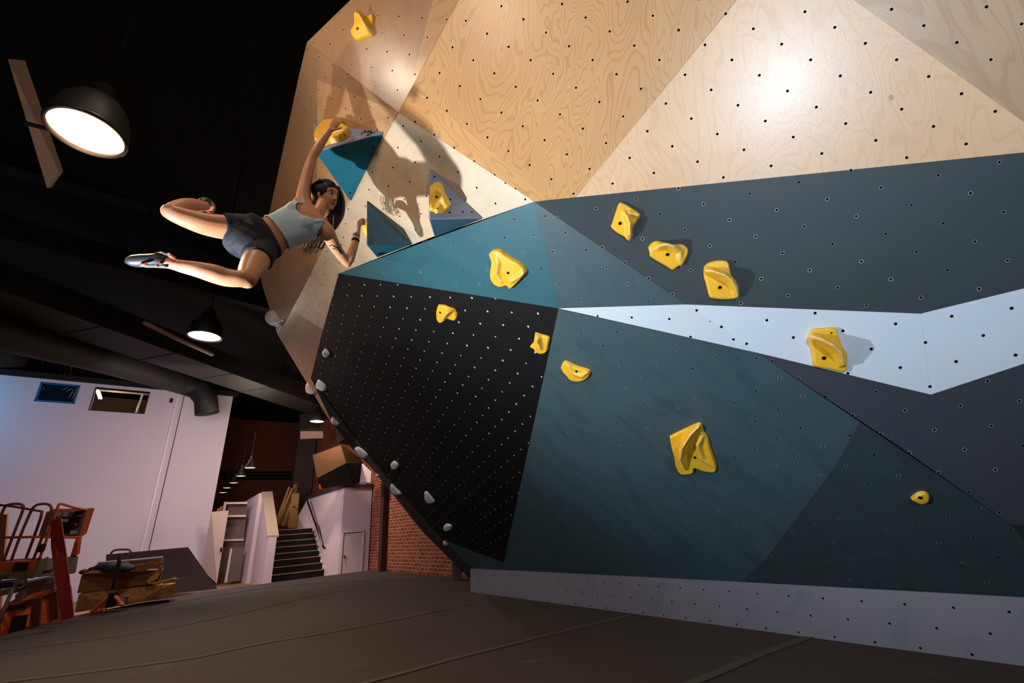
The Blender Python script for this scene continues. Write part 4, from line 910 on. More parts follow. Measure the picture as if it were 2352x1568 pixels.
# flexible conduits dropping to the wall
for k in range(6):
    x0 = 66+k*13
    pts = [P(x0, 775, 14.2), P(x0+10, 795, 14.6), P(x0+28, 820, 15), P(x0+31, 840, 15.3), P(x0+29, 862, 15.6)]
    bm = NB(); tube(bm, [Vector(p) for p in spline(pts, 4)], .03, 8)
    o = tobj('conduit', bm, M['duct'], smooth=True); tag(o, ['leftmost', 'second from left', 'third from left', 'fourth from left', 'fifth from left', 'rightmost'][k]+' of the six curved conduits dropping to the top of the white wall', 'pipe', 'curved conduits above the white wall')
# lamps
M['shade'] = plain('matte_black_shade', lin(9, 9, 9), .6, .3)
M['cord'] = plain('black_cord', lin(9, 9, 9), .95, .05)
M['lamp_glow'] = emis('lamp_glass', (1, .86, .70, 1), 5.0)
def glassmat():
    t = NT('prismatic_lamp_glass'); co = t.n('ShaderNodeTexCoord').outputs['Object']
    gr = t.n('ShaderNodeTexChecker', i_Scale=90); t.l(co, gr.inputs['Vector'])
    n = t.noise(co, 3.2, 2)
    t.b.inputs['Emission Color'].default_value = (1, .84, .66, 1)
    k = t.math('ADD', t.math('MULTIPLY', t.step(n, .38, .62), .4), t.math('ADD', t.math('MULTIPLY', gr.outputs['Fac'], .14), .5)); t.l(k, t.b.inputs['Emission Strength'])
    return t.fin(lin(220, 200, 180), .4)
M['prism'] = glassmat()
def lamp(c, r, label, big=False):
    t = thing('dome_lamp', label, 'lamp', c, 'dome lamps')
    bm = NB(); lathe(bm, c, [(r, 0), (r*1.02, .03), (r*.98, .12), (r*.86, .24), (r*.62, .33), (r*.3, .37), (.02, .38)], 40)
    lathe(bm, c, [(r*.97, .0), (r*.95, .12), (r*.83, .23), (r*.6, .32), (.02, .36)], 40); tobj('lamp_shade', bm, M['shade'], t, smooth=True)
    bm = NB(); lathe(bm, c+V(0, 0, .02), [(.001, -.03), (r*.5, -.022), (r*.955, 0)], 40); tobj('lamp_glass', bm, M['prism'] if big else M['lamp_glow'], t, smooth=True)
    bm = NB(); lathe(bm, c, [(r*.93, -.004), (r*1.03, -.006), (r*1.04, .02), (r, .03)], 40); tobj('lamp_rim', bm, M['black_metal'], t, smooth=True)
    bm = NB(); lathe(bm, c, [(.09, .36), (.1, .42), (.07, .5), (.03, .54)], 20); tube(bm, [c+V(0, 0, .5), V(c.x, c.y, ZC-.02)], .012, 8); tobj('lamp_stem', bm, M['cord'], t, smooth=True)
    return t
L1 = P(199, 306, 3.42); L2 = P(470, 773, 7.3); L3 = P(728, 968, 15.6)
lamp(L1, .245, 'large round dome lamp glowing at the upper left', True)
lamp(L2, .25, 'dome lamp glowing below the climber at middle left')
lamp(L3, .25, 'far dome lamp just left of the lower edge of the black panel')
lamp(V(-2.1, 1.70, 5.66), .25, 'dome lamp just above the upper edge of the picture, over the climber')
for k, (x, y) in enumerate(((574, 1074.5), (553, 1093.5), (537, 1109), (521, 1120.5), (512, 1131))):
    d = (14.5, 16, 17.3, 18.3, 19)[k]; c = P(x, y, d); r = (.167, .16, .165, .157, .155)[k]
    t = thing('pendant_lamp', ['nearest and largest', 'second nearest', 'middle', 'second farthest', 'farthest and smallest'][k]+' of the five small black cone pendants over the stairs', 'lamp', c, 'cone pendants over the stairs')
    bm = NB(); lathe(bm, c, [(r, 0), (r*.8, .08), (r*.42, .2), (r*.16, .34), (.02, .4)], 24); tobj('lamp_shade', bm, M['black_metal'], t, smooth=True)
    bm = NB(); lathe(bm, c+V(0, 0, .012), [(.001, -.02), (r*.98, 0)], 24); tobj('lamp_glass', bm, M['lamp_far'], t)
    bm = NB(); tube(bm, [c+V(0, 0, .38), c+V(0, 0, 1.2)], .01, 6); tobj('lamp_cord', bm, M['black_metal'], t)
# ---- stairs
M['black_step'] = plain('black_stair_carpet', lin(22, 19, 18), .8, .2)
M['nosing'] = plain('metal_nosing', lin(190, 150, 124), .35, .5, .5)
st = thing('staircase', 'black staircase with pale metal nosings going up between white half walls', 'stairs', E(3.7, -16.3, -1.3))
sz = [-1.14, -.95, -.757, -.566, -.382, -.189, -.009, .187, .362]
bm = NB()
for k in range(9):
    b = -16.2-.28*k; ebox(bm, 2.99, 4.62, b, -19.6 if k < 8 else -20.4, (-1.3 if k == 0 else sz[k-1]), sz[k])
tobj('stair_steps', bm, M['black_step'], st)
for k in range(9):
    bm = NB(); b = -16.2-.28*k; ebox(bm, 2.99, 4.62, b-.03, b+.012, sz[k]-.02, sz[k]+.006); tobj('stair_nosing', bm, M['nosing'], st)
# upper landing floor
bm = NB(); ebox(bm, 2.9, 5.9, -20.42, -26.7, -1.29, .36); struct(tobj('floor_upper', bm, M['concrete']))
# white block right of the stairs with a low door
M['white_box'] = plain('white_block_paint', lin(206, 190, 196), .75, .2, 0, .03, 1.5)
M['cap'] = plain('dark_cap_board', lin(52, 46, 46), .6)
bm = NB(); box8(bm, [E(4.95, -16.1, -1.3), E(5.93, -16.1, -1.3), E(5.93, -21.3, -1.3), E(4.95, -21.3, -1.3), E(4.95, -16.1, 1.56), E(5.93, -16.1, 1.56), E(5.93, -21.3, 1.66), E(4.95, -21.3, 1.66)])
prism(bm, [E(4.62, -16.1, -1.3), E(4.96, -16.1, -1.3), E(4.96, -21.3, -1.3), E(4.62, -21.3, -1.3)], V(0, 0, .01))
blk = thing('stair_enclosure', 'white enclosure right of the stairs with a small door and dark cap', 'stair wall', E(5.4, -17, -1.3))
tobj('enclosure_wall', bm, M['white_box'], blk)
bm = NB(); ebox(bm, 4.62, 4.97, -16.1, -20.9, -1.29, -1.28)
box8(bm, [E(4.62, -16.5, -1.3), E(4.95, -16.1, -1.3), E(4.95, -20.9, -1.3), E(4.62, -20.9, -1.3), E(4.62, -16.5, -.95), E(4.95, -16.1, 1.5), E(4.95, -20.9, 1.62), E(4.62, -20.9, .9)])
tobj('sloped_curb', bm, M['white_box'], blk)
bm = NB(); ebox(bm, 4.88, 5.97, -16.04, -21.3, 1.56, 1.66); tobj('enclosure_cap', bm, M['cap'], blk)
dr = None
bm = NB(); ebox(bm, 5.05, 5.66, -16.1, -16.085, -1.29, .08); dr = tobj('hatch_door', bm, M['white_box'], blk)
bm = NB()
for a0, a1, z0, z1 in ((4.99, 5.03, -1.29, .14), (5.68, 5.72, -1.29, .14), (4.99, 5.72, .10, .14)): ebox(bm, a0, a1, -16.1, -16.06, z0, z1)
tobj('door_casing', bm, M['white_trim'], blk)
bm = NB(); ebox(bm, 5.03, 5.05, -16.1, -16.075, -1.29, .09); ebox(bm, 5.03, 5.68, -16.1, -16.075, .08, .10); tobj('door_gap', bm, M['dark_line'], blk)
bm = NB(); ellipsoid(bm, E(5.11, -16.05, -.62), (E1, E2, V(0, 0, 1)), (.035, .035, .035)); tobj('door_knob', bm, M['black_metal'], blk, smooth=True)
# handrails
rl = thing('handrail', 'black handrail with an added pale highlight tube on the right wall of the stairs', 'handrail', E(4.9, -17, 0))
p = [P(705, 1146, 17.8), P(706, 1150, 17.6), P(722, 1196, 16.2), P(743, 1256, 14.9), P(752, 1259, 14.7)]
bm = NB(); tube(bm, p, .035, 8); tobj('rail', bm, M['black_metal'], rl, smooth=True)
bm = NB(); tube(bm, [P(726, 1199, 16.0), P(740.5, 1252, 14.9)], .02, 8); tobj('rail_highlight_tube', bm, plain('highlight_steel', lin(180, 160, 150), .3, .5, .8), rl, smooth=True)  # pale tube added as the highlight along the black rail
bm = NB(); tube(bm, [P(748, 1259, 14.7), P(749, 1266, 14.7), P(745, 1266, 14.8)], .02, 6); tobj('rail_bracket', bm, M['black_metal'], rl)
# left half wall of the stairs
lw = thing('half_wall', 'white half wall left of the stairs with a sloping pale top', 'stair wall', E(2.8, -17, -1.3))
q = lambda x, y, b: (lambda d: EYE+d*((b)/(d.dot(E2))))(ray(x, y))
fa, fb, fc, fd = q(617, 1233, -16.0), q(636, 1233, -16.0), q(622, 1131, -19.4), q(604, 1132, -19.4)
bm = NB(); g = lambda v: V(v.x, v.y, 0)
box8(bm, [g(fa), g(fb), g(fc), g(fd), fa, fb, fc, fd]); tobj('half_wall_body', bm, M['white_box'], lw)
la = q(568, 1153, -21.6); bm = NB(); prism(bm, [g(fd), fd, la, g(la)], E1*-.12); tobj('half_wall_end', bm, M['white_box'], lw)
bm = NB(); prism(bm, [g(fa)+V(0, 0, .0), fa, g(fa)-E2*-.0+E1*-.02, ], E2*-.01)
bm.free()
bm = NB(); up = V(0, 0, .05); box8(bm, [fa-E1*.05, fb+E1*.05, fc+E1*.05, fd-E1*.05, fa-E1*.05+up, fb+E1*.05+up, fc+E1*.05+up, fd-E1*.05+up]); tobj('half_wall_cap', bm, plain('beige_cap', lin(156, 140, 124), .6), lw)
bm = NB(); tube(bm, [P(603, 1265, 15.6), P(620, 1265, 15.4), P(634, 1262, 15.2)], .03, 8); tube(bm, [P(608, 1266, 15.6), P(609, 1272, 15.6)], .02, 6)
tag(tobj('handrail', bm, M['black_metal'], smooth=True), 'short black handrail end on the left half wall of the stairs', 'handrail')
# leaning boards at the landing
M['lumber'] = plain('pale_lumber', lin(196, 152, 96), .7, .3, 0, .2, 3)
M['lumber_dark'] = plain('dull_lumber', lin(150, 110, 72), .7, .3, 0, .2, 3)
def plank(x0, y0, x1, y1, w_, d, mat, label, grp=None, hole=False):
    a, b = P(x0, y0, d), P(x1, y1, d+.35); s = RX*(w_*d/F/2)
    bm = NB(); prism(bm, [a-s, a+s, b+s*.85, b-s*.85], FW*.04); o = tobj('lumber_board', bm, mat); tag(o, label, 'board', grp); return o
gname = 'lumber leaning at the top of the stairs'
plank(671, 1212, 679, 1133, 20, 19.2, M['lumber'], 'wide pale board with a round dark hole standing at the top of the stairs', gname)
bm = NB(); lathe(bm, P(676, 1164, 19.1), [(.001, 0), (.045, 0)], 16, FW); tobj('board_hole', bm, M['ink'])
bpy.data.objects['board_hole'].parent = [o for o in bpy.data.objects if o.name == 'lumber_board'][0]
for k, (x0, y0, x1, y1, w_, mt) in enumerate(((632, 1205, 664, 1118, 5, 'lumber'), (636, 1205, 671, 1121, 6, 'lumber'), (641, 1206, 668, 1134, 8, 'lumber_dark'), (648, 1207, 672, 1146, 7, 'lumber'), (655, 1208, 674, 1140, 6, 'lumber_dark'), (662, 1210, 677, 1112, 4, 'lumber'), (674, 1209, 681, 1110, 4, 'lumber_dark'), (686, 1207, 683, 1143, 5, 'lumber_dark'), (691, 1207, 686, 1150, 5, 'lumber_dark'), (697, 1207, 688, 1165, 5, 'lumber_dark'))):
    tone = 'pale' if mt == 'lumber' else 'dull brown'
    plank(x0, y0, x1, y1, w_, 19.4+k*.06, M[mt], ['outermost left', 'second from left', 'third from left', 'fourth from left', 'fifth from left', 'tallest', 'tall thin', 'first right of the wide board', 'second right of the wide board', 'outermost right'][k]+' '+tone+' board leaning at the top of the stairs', gname)
# leaning doors and shelves by the white wall end
M['door_paint'] = plain('cream_door_paint', lin(206, 186, 172), .6, .3, 0, .03, 2)
M['grey_panel'] = plain('grey_board', lin(112, 98, 92), .7)
def qthing(name, pts, ds, th, mat, label, cat, parent=None, group=None):
    qq = [P(x, y, d) for (x, y), d in zip(pts, ds)]
    bm = NB(); prism(bm, qq, -E2*th); o = tobj(name, bm, mat, parent)
    return o if parent is not None else tag(o, label, cat, group)
d1 = thing('door_leaf', 'cream door leaf leaning open at the end of the white wall', 'door leaf', P(478, 1335, 17.0))
qthing('leaf', [(486, 1175), (525, 1172), (498, 1340), (462, 1306)], [15.5, 15.6, 15.0, 15.3], .06, M['door_paint'], None, None, d1)
bm = NB(); tube(bm, [P(508, 1258, 15.2), P(507, 1266, 15.2)], .03, 8); tobj('door_lock', bm, M['black_metal'], d1)
sh = thing('shelf_unit', 'tall open cabinet with cream rails and grey back left of the stairs', 'cabinet', P(540, 1335, 17.8))
qthing('cabinet_back', [(518, 1155), (568, 1153), (552, 1340), (500, 1345)], [16.4, 16.4, 16.0, 16.0], .05, M['grey_panel'], None, None, sh)
for y in (1153, 1183, 1238): qthing('cabinet_rail', [(520-(y-1153)*.06, y), (568-(y-1153)*.1, y-1), (568-(y-1153)*.1, y+3.5), (520-(y-1153)*.06, y+4)], [16.2, 16.2, 16.1, 16.1], .2, M['door_paint'], None, None, sh)
qthing('cabinet_post', [(516, 1152), (521, 1152), (504, 1250), (499, 1250)], [16.1]*4, .2, M['door_paint'], None, None, sh)
d2 = thing('cabinet_door', 'small cream framed panel leaning in front of the open cabinet', 'panel', P(530, 1338, 16.9))
qthing('panel_board', [(530, 1260), (560, 1257), (551, 1333), (517, 1338)], [15.7, 15.7, 15.4, 15.4], .03, M['grey_panel'], None, None, d2)
qthing('panel_frame', [(529, 1259), (534, 1259), (522, 1337), (515, 1338)], [15.65, 15.65, 15.35, 15.35], .05, M['door_paint'], None, None, d2)
for x in (500, 506, 512): qthing('board_offcut', [(x, 1160+(512-x)*.6), (x+4, 1159+(512-x)*.6), (x+1, 1176), (x-3, 1176)], [16.5]*4, .04, M['lumber'], {500: 'leftmost', 506: 'middle', 512: 'right'}[x]+' of three board ends showing above the cream door leaf', 'board', None, 'board ends above the door leaf')
# second climbing volume wall up on the mezzanine
M['orange_facet'] = plain('ochre_painted_panel', lin(76, 46, 16), .8, .3, 0, .08, 2)
M['black_facet'] = plain('black_painted_panel', lin(22, 20, 19), .7)
mw = thing('mezzanine_boulder', 'faceted ochre and black climbing structure above the white stair enclosure', 'climbing structure', P(785, 1110, 19))
def facet(pts, ds, mat, label=None):
    qq = [P(x, y, d) for (x, y), d in zip(pts, ds)]; bm = NB(); prism(bm, qq, FW*.05); o = tobj('facet_panel', bm, mat, mw, label=label)
facet([(718, 1045), (783, 1022), (795, 1063), (728, 1098)], [14.88, 14.56, 14.24, 14.56], M['orange_facet'], 'ochre facet')
facet([(783, 1022), (828, 1053), (830, 1062), (795, 1063)], [14.56, 14.88, 14.72, 14.24], M['orange_facet'], 'ochre facet')
facet([(728, 1098), (795, 1063), (812, 1112), (735, 1122)], [14.56, 14.24, 14.72, 15.04], M['black_facet'], 'black facet')
facet([(795, 1063), (833, 1061), (833, 1108), (812, 1112)], [14.24, 14.72, 14.88, 14.72], M['black_facet'], 'black facet')
bm = NB(); bx = [P(833, 1064, 14.6), P(853, 1083, 14.3), P(851, 1108, 14.3), P(833, 1106, 14.6)]; prism(bm, bx, -E2*.6); tag(tobj('white_pier', bm, M['white_box']), 'short white wall pier right of the ochre structure', 'wall pier')
bm = NB(); tube(bm, [P(734, 1112, 14.8), P(737, 1122, 14.8)], [.03, .05], 8); tag(tobj('orange_cone', bm, plain('orange_plastic', lin(220, 84, 30), .5)), 'tiny orange cone end on the dark cap of the stair enclosure', 'cone')
bm = NB()
for k in range(3): tube(bm, [E(-2, -26.6, 3.05+k*.16), E(5.9, -26.6, 3.05+k*.16)], .05, 6)
tag(tobj('wall_pipe', bm, M['duct'], smooth=True), 'three dark pipes running across the far brick wall', 'pipe', kind='stuff')
bm = NB(); ebox(bm, 5.0, 5.9, -24.5, -24.9, .36, 6.1); struct(tobj('wall_pier', bm, plain('grey_pier', lin(70, 62, 54), .8)))
bm = NB(); ebox(bm, 5.78, 5.96, -14.6, -14.85, -1.08, 3.2); tag(tobj('downpipe', bm, plain('dark_red_pipe', lin(54, 30, 24), .7)), 'dark square downpipe on the red brick wall', 'pipe')
bm = NB(); a, b = onz(1042, 1330), onz(1060, 1330); prism(bm, [P(1038, 1293, 9.8), P(1060, 1296, 9.8), P(1060, 1331, 9.8), P(1040, 1331, 9.8)], FW*.12); tag(tobj('support_post', bm, plain('grey_post', lin(96, 84, 84), .7)), 'short grey post under the lower left tip of the climbing wall', 'post')
# dark pads leaning behind the pallet
qthing('foam_pad', [(244, 1273), (432, 1256), (456, 1290), (500, 1352), (300, 1372), (243, 1300)], [13.2, 14.0, 13.6, 12.8, 12.0, 13], .35, plain('brown_black_pad', lin(34, 26, 24), .85, .2), 'big dark crash pad lying slanted behind the pallet load', 'pad')

# ------------------------------------------------------------------ work equipment at the left
def g(x, y, d): return P(x/4.523, 1140+y/4.523, d)
M['lift_orange'] = plain('orange_lift_paint', lin(176, 78, 36), .5, .4, 0, .2, 6)
M['lift_dark'] = plain('dark_brown_tube', lin(104, 52, 36), .5, .4)
M['lift_grey'] = plain('lift_grey_metal', lin(112, 104, 92), .5, .5, .2, .2, 8)
M['lift_black'] = plain('lift_black', lin(20, 20, 22), .6)
M['red_steel'] = plain('red_painted_steel', lin(128, 30, 30), .7, .3, 0, .12, 3)
M['cardboard'] = plain('brown_cardboard', lin(128, 90, 56), .85, .2, 0, .15, 4)
M['cardboard_hi'] = plain('light_cardboard', lin(176, 128, 80), .85, .2, 0, .15, 4)
def osbmat():
    t = NT('oriented_strand_board'); co = t.n('ShaderNodeTexCoord').outputs['Object']
    v = t.n('ShaderNodeTexVoronoi', i_Scale=18); t.l(t.vmath('MULTIPLY', co, (1, 1, 2.2)), v.inputs['Vector'])
    c = t.mix(v.outputs['Color'], lin(136, 92, 50), lin(214, 160, 96)); c = t.mix(t.noise(co, 10, 4), c, lin(120, 82, 44)); return t.fin(c, .7, .3)
M['osb'] = osbmat()
lift = thing('scissor_lift', 'orange and grey scissor lift with tube guard rails by the white wall at left', 'lift', P(60, 1450, 8.0))
def lp(name, pts, r, mat, k=4, label=None):
    bm = NB(); tube(bm, [Vector(p) for p in spline(pts, k)] if k else pts, r, 10); return tobj(name, bm, M[mat], lift, smooth=True, label=label)
F_d, B_d = 7.6, 8.5
lp('guard_hoop', [g(30, 690, F_d), g(130, 420, F_d), g(235, 150, F_d), g(240, 100, F_d), g(200, 78, F_d), g(110, 80, F_d), g(50, 110, F_d), g(-10, 250, F_d)], .021, 'lift_dark')
lp('guard_hoop', [g(118, 660, F_d), g(215, 400, F_d), g(320, 160, F_d), g(370, 95, F_d), g(440, 76, F_d), g(510, 85, F_d), g(537, 130, F_d), g(520, 210, F_d), g(435, 430, F_d), g(340, 670, F_d)], .021, 'lift_dark')
lp('guard_hoop', [g(405, 660, F_d), g(500, 400, F_d), g(590, 140, F_d), g(612, 85, F_d), g(650, 78, F_d+.05), g(760, 110, F_d+.3), g(930, 150, B_d), g(920, 200, B_d), g(860, 400, B_d)], .021, 'lift_orange')
lp('guard_rail', [g(-30, 85, B_d), g(150, 105, B_d), g(300, 132, B_d), g(440, 155, B_d)], .02, 'lift_dark', 0)
lp('guard_rail', [g(438, 155, B_d), g(425, 220, B_d), g(350, 430, B_d), g(262, 665, B_d)], .024, 'lift_dark', 0)
lp('guard_rail', [g(-30, 428, 8.0), g(400, 418, 8.0), g(830, 425, 8.2)], .022, 'lift_orange', 0)
lp('guard_rail', [g(900, 170, B_d), g(800, 500, 8.3), g(760, 630, 8.2)], .045, 'lift_orange', 0)
def slab(name, pts, d, th, mat, label=None):
    q_ = [g(x, y, d if not isinstance(d, (list, tuple)) else d[i]) for i, (x, y) in enumerate(pts)]; bm = NB(); prism(bm, q_, FW*th); return tobj(name, bm, M[mat], lift, label=label)
cp = slab('control_box', [(480, 160), (905, 150), (820, 420), (398, 410)], 8.3, .15, 'lift_orange', 'orange control box with switches and labels')
def onbox(name, pts, mat, th=.02, d=8.28): 
    q_ = [g(x, y, d) for x, y in pts]; bm = NB(); prism(bm, q_, FW*th); o = tobj(name, bm, mat if not isinstance(mat, str) else M[mat]); o.parent = cp; return o
M['label_white'] = plain('white_sticker', lin(168, 160, 160), .5); M['label_blue'] = plain('grey_blue_sticker', lin(78, 88, 104), .5)
onbox('box_face', [(500, 172), (890, 165), (812, 400), (415, 398)], 'label_blue'); onbox('switch_panel', [(560, 215), (790, 215), (740, 380), (510, 385)], 'lift_black', .03, 8.27)
onbox('switch_unit', [(770, 155), (862, 155), (822, 235), (735, 230)], 'lift_black', .05, 8.25); onbox('switch_unit', [(725, 245), (820, 250), (800, 320), (705, 318)], 'lift_black', .05, 8.25)
onbox('red_button', [(812, 190), (838, 190), (835, 208), (808, 208)], 'red', .06, 8.24); onbox('red_button', [(775, 280), (800, 280), (797, 302), (770, 302)], 'red', .06, 8.24)
onbox('sticker', [(590, 170), (630, 170), (620, 208), (580, 208)], 'label_white', .03, 8.265); onbox('sticker', [(655, 168), (700, 168), (690, 205), (645, 206)], 'label_white', .03, 8.265)
onbox('sticker', [(638, 235), (705, 235), (700, 262), (632, 262)], 'label_white', .03, 8.26); onbox('sticker', [(475, 310), (508, 310), (490, 372), (456, 372)], 'label_white', .03, 8.265); onbox('sticker', [(735, 355), (800, 358), (790, 390), (720, 388)], 'label_white', .03, 8.265)
slab('battery_pack', [(400, 505), (450, 505), (425, 580), (385, 580)], 7.55, .06, 'lift_black')
slab('orange_handle', [(770, 480), (812, 480), (795, 610), (742, 612)], 8.1, .06, 'lift_orange')
slab('platform_deck', [(-20, 690), (360, 668), (330, 785), (-20, 800)], 7.55, .12, 'lift_orange', 'orange platform front plate')
slab('platform_deck', [(-20, 800), (330, 783), (395, 670), (412, 668), (345, 850), (-20, 862)], 7.5, .15, 'lift_grey', 'grey platform edge')
slab('data_plate', [(145, 695), (292, 688), (270, 768), (122, 772)], 7.52, .02, 'lift_black')
slab('platform_side', [(400, 660), (790, 632), (760, 800), (380, 840)], [7.6, 8.4, 8.4, 7.6], .05, 'lift_grey')
for k in range(8): slab('vent_slot', [(400+k*22, 778-k*3), (410+k*22, 777-k*3), (400+k*22, 808-k*3), (390+k*22, 810-k*3)], [7.58+k*.05]*4, .02, 'lift_black')
def numtext(par, txt, pt, h, col):                            # painted fleet number on the platform edge
    cu = bpy.data.curves.new('fleet_number', 'FONT'); cu.body = txt; cu.size = h; cu.extrude = .002; o = bpy.data.objects.new('tmp', cu); C.objects.link(o)
    dg = bpy.context.evaluated_depsgraph_get(); me = bpy.data.meshes.new_from_object(o.evaluated_get(dg)); C.objects.unlink(o); bpy.data.objects.remove(o)
    x = (RX+DN*-.03).normalized(); z = FW; y = z.cross(x)*1; y = -DN
    m4 = Matrix(((x.x, y.x, -z.x, pt.x), (x.y, y.y, -z.y, pt.y), (x.z, y.z, -z.z, pt.z), (0, 0, 0, 1))); me.transform(m4); me.materials.clear()
    n_ = bpy.data.objects.new('fleet_number', me); C.objects.link(n_); me.materials.append(col); n_.parent = par; n_.matrix_parent_inverse = Matrix.Translation(-par.location); return n_
numtext(lift, '576', g(2, 862, 7.48), .085, M['lift_black'])
for x, c in ((118, lin(40, 150, 90)), (340, lin(20, 120, 150))):
    bm = NB(); ellipsoid(bm, g(x, 840, 7.48), (RX, DN, FW), (.014, .014, .01), 10, 8); tobj('status_dot', bm, plain('dot_paint_%d' % x, c, .4), lift, smooth=True)
slab('scissor_arm', [(-20, 900), (215, 880), (232, 930), (-20, 960)], 7.7, .1, 'lift_black'); slab('scissor_arm', [(-20, 985), (200, 940), (215, 990), (-20, 1040)], 7.72, .1, 'lift_grey')
slab('scissor_arm', [(235, 900), (560, 840), (560, 900), (230, 960)], 7.9, .1, 'lift_grey'); slab('scissor_arm', [(250, 960), (560, 905), (560, 960), (240, 1030)], 7.92, .1, 'lift_grey')
slab('scissor_arm', [(230, 1040), (580, 990), (580, 1030), (220, 1080)], 7.9, .1, 'lift_dark')
lp('hydraulic_ram', [g(170, 900, 7.5), g(110, 1010, 7.45), g(60, 1130, 7.4), g(20, 1210, 7.38), g(-20, 1330, 7.35)], .028, 'lift_grey', 0, 'grey hydraulic ram')
slab('ram_bracket', [(130, 880), (225, 870), (225, 905), (140, 925)], 7.45, .08, 'lift_grey'); slab('ram_bracket', [(160, 1020), (235, 965), (238, 1000), (200, 1110), (150, 1110)], 7.55, .08, 'lift_grey')
slab('chassis', [(50, 1120), (320, 1060), (600, 1000), (630, 1290), (250, 1395), (40, 1470), (-20, 1480), (-20, 1200)], [7.5, 7.6, 8.1, 8.1, 7.6, 7.4, 7.4, 7.4], .25, 'lift_orange', 'orange chassis')
slab('chassis_opening', [(90, 1135), (265, 1125), (250, 1175), (80, 1185)], 7.4, .03, 'lift_black'); slab('chassis_opening', [(125, 1255), (275, 1235), (240, 1390), (75, 1425)], 7.38, .03, 'lift_black')
slab('chassis_panel', [(330, 1070), (430, 1050), (400, 1340), (300, 1370)], 7.55, .03, 'lift_dark'); slab('chassis_panel', [(500, 1030), (590, 1010), (600, 1270), (520, 1300)], 7.9, .03, 'lift_dark')
# leaning red steel beam
bm = NB(); q_ = [g(530, 240, 7.4), g(632, 228, 7.4), g(690, 620, 7.4), g(768, 1255, 7.25), g(635, 1290, 7.25), g(560, 760, 7.4), g(527, 520, 7.42)]
prism(bm, q_, FW*.05+RX*-.04); tag(bevel(tobj('steel_beam', bm, M['red_steel']), .006, 2), 'tall dark red steel beam leaning in front of the orange lift', 'beam')
# pallet jack, crate, cardboard
crate = thing('wooden_crate', 'low crate of rough strand board with red up arrows on a white label', 'crate', P(290, 1400, 9.6))
bm = NB(); q_ = [g(772, 1205, 9.0), g(1285, 1130, 9.3), g(1805, 1040, 9.7), g(1822, 905, 9.7), g(1200, 960, 9.35), g(820, 1015, 9.0)]; prism(bm, q_, V(-.45, .6, 0)); tobj('crate_side', bm, M['osb'], crate)
bm = NB(); prism(bm, [g(1292, 1030, 9.2), g(1340, 1025, 9.22), g(1330, 1105, 9.22), g(1280, 1112, 9.2)], FW*.01); lbl = tobj('shipping_label', bm, M['label_white'], crate)
for x in (1297, 1318):
    bm = NB(); prism(bm, [g(x-3, 1092, 9.18), g(x+5, 1090, 9.18), g(x+8, 1052, 9.18), g(x+14, 1052, 9.18), g(x+7, 1036, 9.18), g(x-6, 1054, 9.18), g(x, 1054, 9.18)], FW*.01); tobj('up_arrow', bm, M['red_steel'], crate)
bm = NB(); prism(bm, [g(1283, 1103, 9.18), g(1333, 1097, 9.18), g(1332, 1102, 9.18), g(1282, 1108, 9.18)], FW*.01); tobj('label_line', bm, M['red_steel'], crate)
bm = NB(); prism(bm, [g(800, 1005, 9.0), g(1180, 960, 9.3), g(1640, 900, 9.6), g(1690, 760, 9.6), g(1500, 765, 9.5), g(1090, 790, 9.25), g(850, 805, 9.0)], V(-.4, .55, 0)); tag(tobj('cardboard_box', bm, M['cardboard']), 'wide brown cardboard box lying on the strand board crate', 'box')
bm = NB(); prism(bm, [g(1350, 715, 9.2), g(1490, 700, 9.3), g(1690, 625, 9.4), g(1690, 700, 9.4), g(1600, 735, 9.4), g(1500, 775, 9.35), g(1380, 775, 9.25)], V(-.1, .14, 0)); tag(tobj('cardboard_sheet', bm, M['cardboard_hi']), 'torn pale cardboard piece on top of the wide brown box', 'cardboard')
bm = NB(); prism(bm, [g(860, 800, 8.95), g(950, 768, 9.0), g(1085, 760, 9.05), g(1085, 795, 9.05)], V(-.1, .14, 0)); tag(tobj('cardboard_sheet', bm, M['cardboard_hi']), 'small cardboard flap at the left end of the wide brown box', 'cardboard')
bm = NB(); prism(bm, [g(1540, 905, 9.4), g(1640, 850, 9.45), g(1700, 720, 9.5), g(1665, 730, 9.5), g(1600, 800, 9.45), g(1520, 880, 9.4)], V(-.08, .1, 0)); tag(tobj('paper_wrap', bm, M['cardboard_hi']), 'crumpled brown paper bunched at the right end of the box', 'paper')
bm = NB(); tube(bm, [g(1020, 688, 8.95), g(1300, 668, 9.1), g(1690, 630, 9.3)], [(.02, .03)]*3, 8); tag(tobj('board', bm, M['label_white'], smooth=True), 'thin white board lying across the top of the pallet load', 'board')
bm = NB()
for a, b, c in ((870, 780, .05), (960, 755, .05), (1060, 735, .09), (1150, 725, .11), (1250, 735, .1), (1330, 745, .07)): ellipsoid(bm, g(a, b, 9.15), (RX, DN, FW), (c*1.8, c, c*1.5), 14, 8)
o = tobj('tarp', bm, M['lift_black'], smooth=True); r_ = o.modifiers.new('remesh', 'REMESH'); r_.mode = 'VOXEL'; r_.voxel_size = .03; tag(o, 'dark bundled tarp between the white board and the wide box', 'tarp')
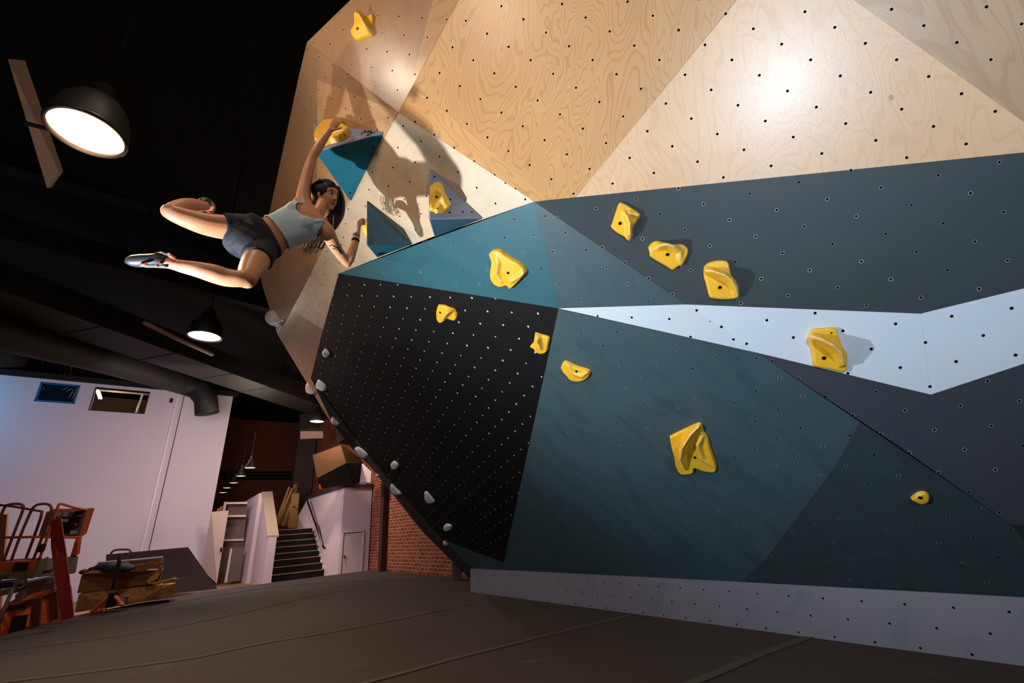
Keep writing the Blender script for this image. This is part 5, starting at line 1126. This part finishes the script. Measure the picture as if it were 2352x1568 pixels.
for k, (x0, y0, x1, y1, mt) in enumerate(((1560, 905, 1850, 850, 'cardboard_hi'), (1600, 920, 1815, 845, 'lumber'), (1690, 905, 1830, 880, 'lumber_dark'))):
    bm = NB(); tube(bm, [g(x0, y0, 9.3), g(x1, y1, 9.4)], [(.012, .045)]*2, 4); tag(tobj('wood_strip', bm, M[mt]), ['longest pale', 'upper tan', 'short dull'][k]+' wood strip sticking out over the right end of the crate', 'board', 'strips on the crate')
bm = NB(); tube(bm, [g(1800, 895, 9.35), g(1920, 845, 9.4)], .012, 8); tag(tobj('metal_rod', bm, M['lift_grey']), 'thin shiny rod pointing right from the pallet load', 'rod')
jack = thing('pallet_jack', 'orange pallet jack with black steering handle standing in front of the crate', 'pallet jack', P(256, 1395, 8.8))
bm = NB(); tube(bm, [Vector(p) for p in spline([g(1145, 620, 8.7), g(1160, 580, 8.7), g(1200, 556, 8.7), g(1290, 550, 8.7), g(1345, 555, 8.7), g(1360, 580, 8.7)], 4)], .02, 8); tobj('handle_loop', bm, M['lift_grey'], jack, smooth=True)
bm = NB(); tube(bm, [g(1250, 590, 8.7), g(1235, 690, 8.7), g(1195, 860, 8.7), g(1165, 960, 8.7)], [.02, .035, .028, .022], 10); tobj('handle_bar', bm, M['lift_black'], jack, smooth=True)
bm = NB(); prism(bm, [g(1125, 1010, 8.65), g(1180, 1005, 8.65), g(1170, 1150, 8.65), g(1090, 1160, 8.65)], FW*.1); tobj('pump_housing', bm, M['lift_black'], jack)
for pts in ([g(1110, 1050, 8.7), g(1010, 1140, 8.6), g(930, 1218, 8.55)], [g(1190, 1030, 8.7), g(1230, 1070, 8.65), g(1275, 1130, 8.6)]):
    bm = NB(); tube(bm, pts, [(.03, .04)]*3, 6); tobj('jack_frame', bm, M['lift_orange'], jack)
for x in (1020, 1080):
    bm = NB(); tube(bm, [g(x-18, 1185, 8.6), g(x+18, 1180, 8.6)], .035, 14); tobj('wheel', bm, M['lift_orange'], jack, smooth=True)
bm = NB(); prism(bm, [P(-22, 1445, 9.2), P(-4, 1445, 9.2), P(16, 1182, 9.6), P(-10, 1180, 9.6)], FW*.04); tag(tobj('wall_board', bm, M['cardboard']), 'dull board leaning upright behind the orange lift at the left frame edge', 'board')
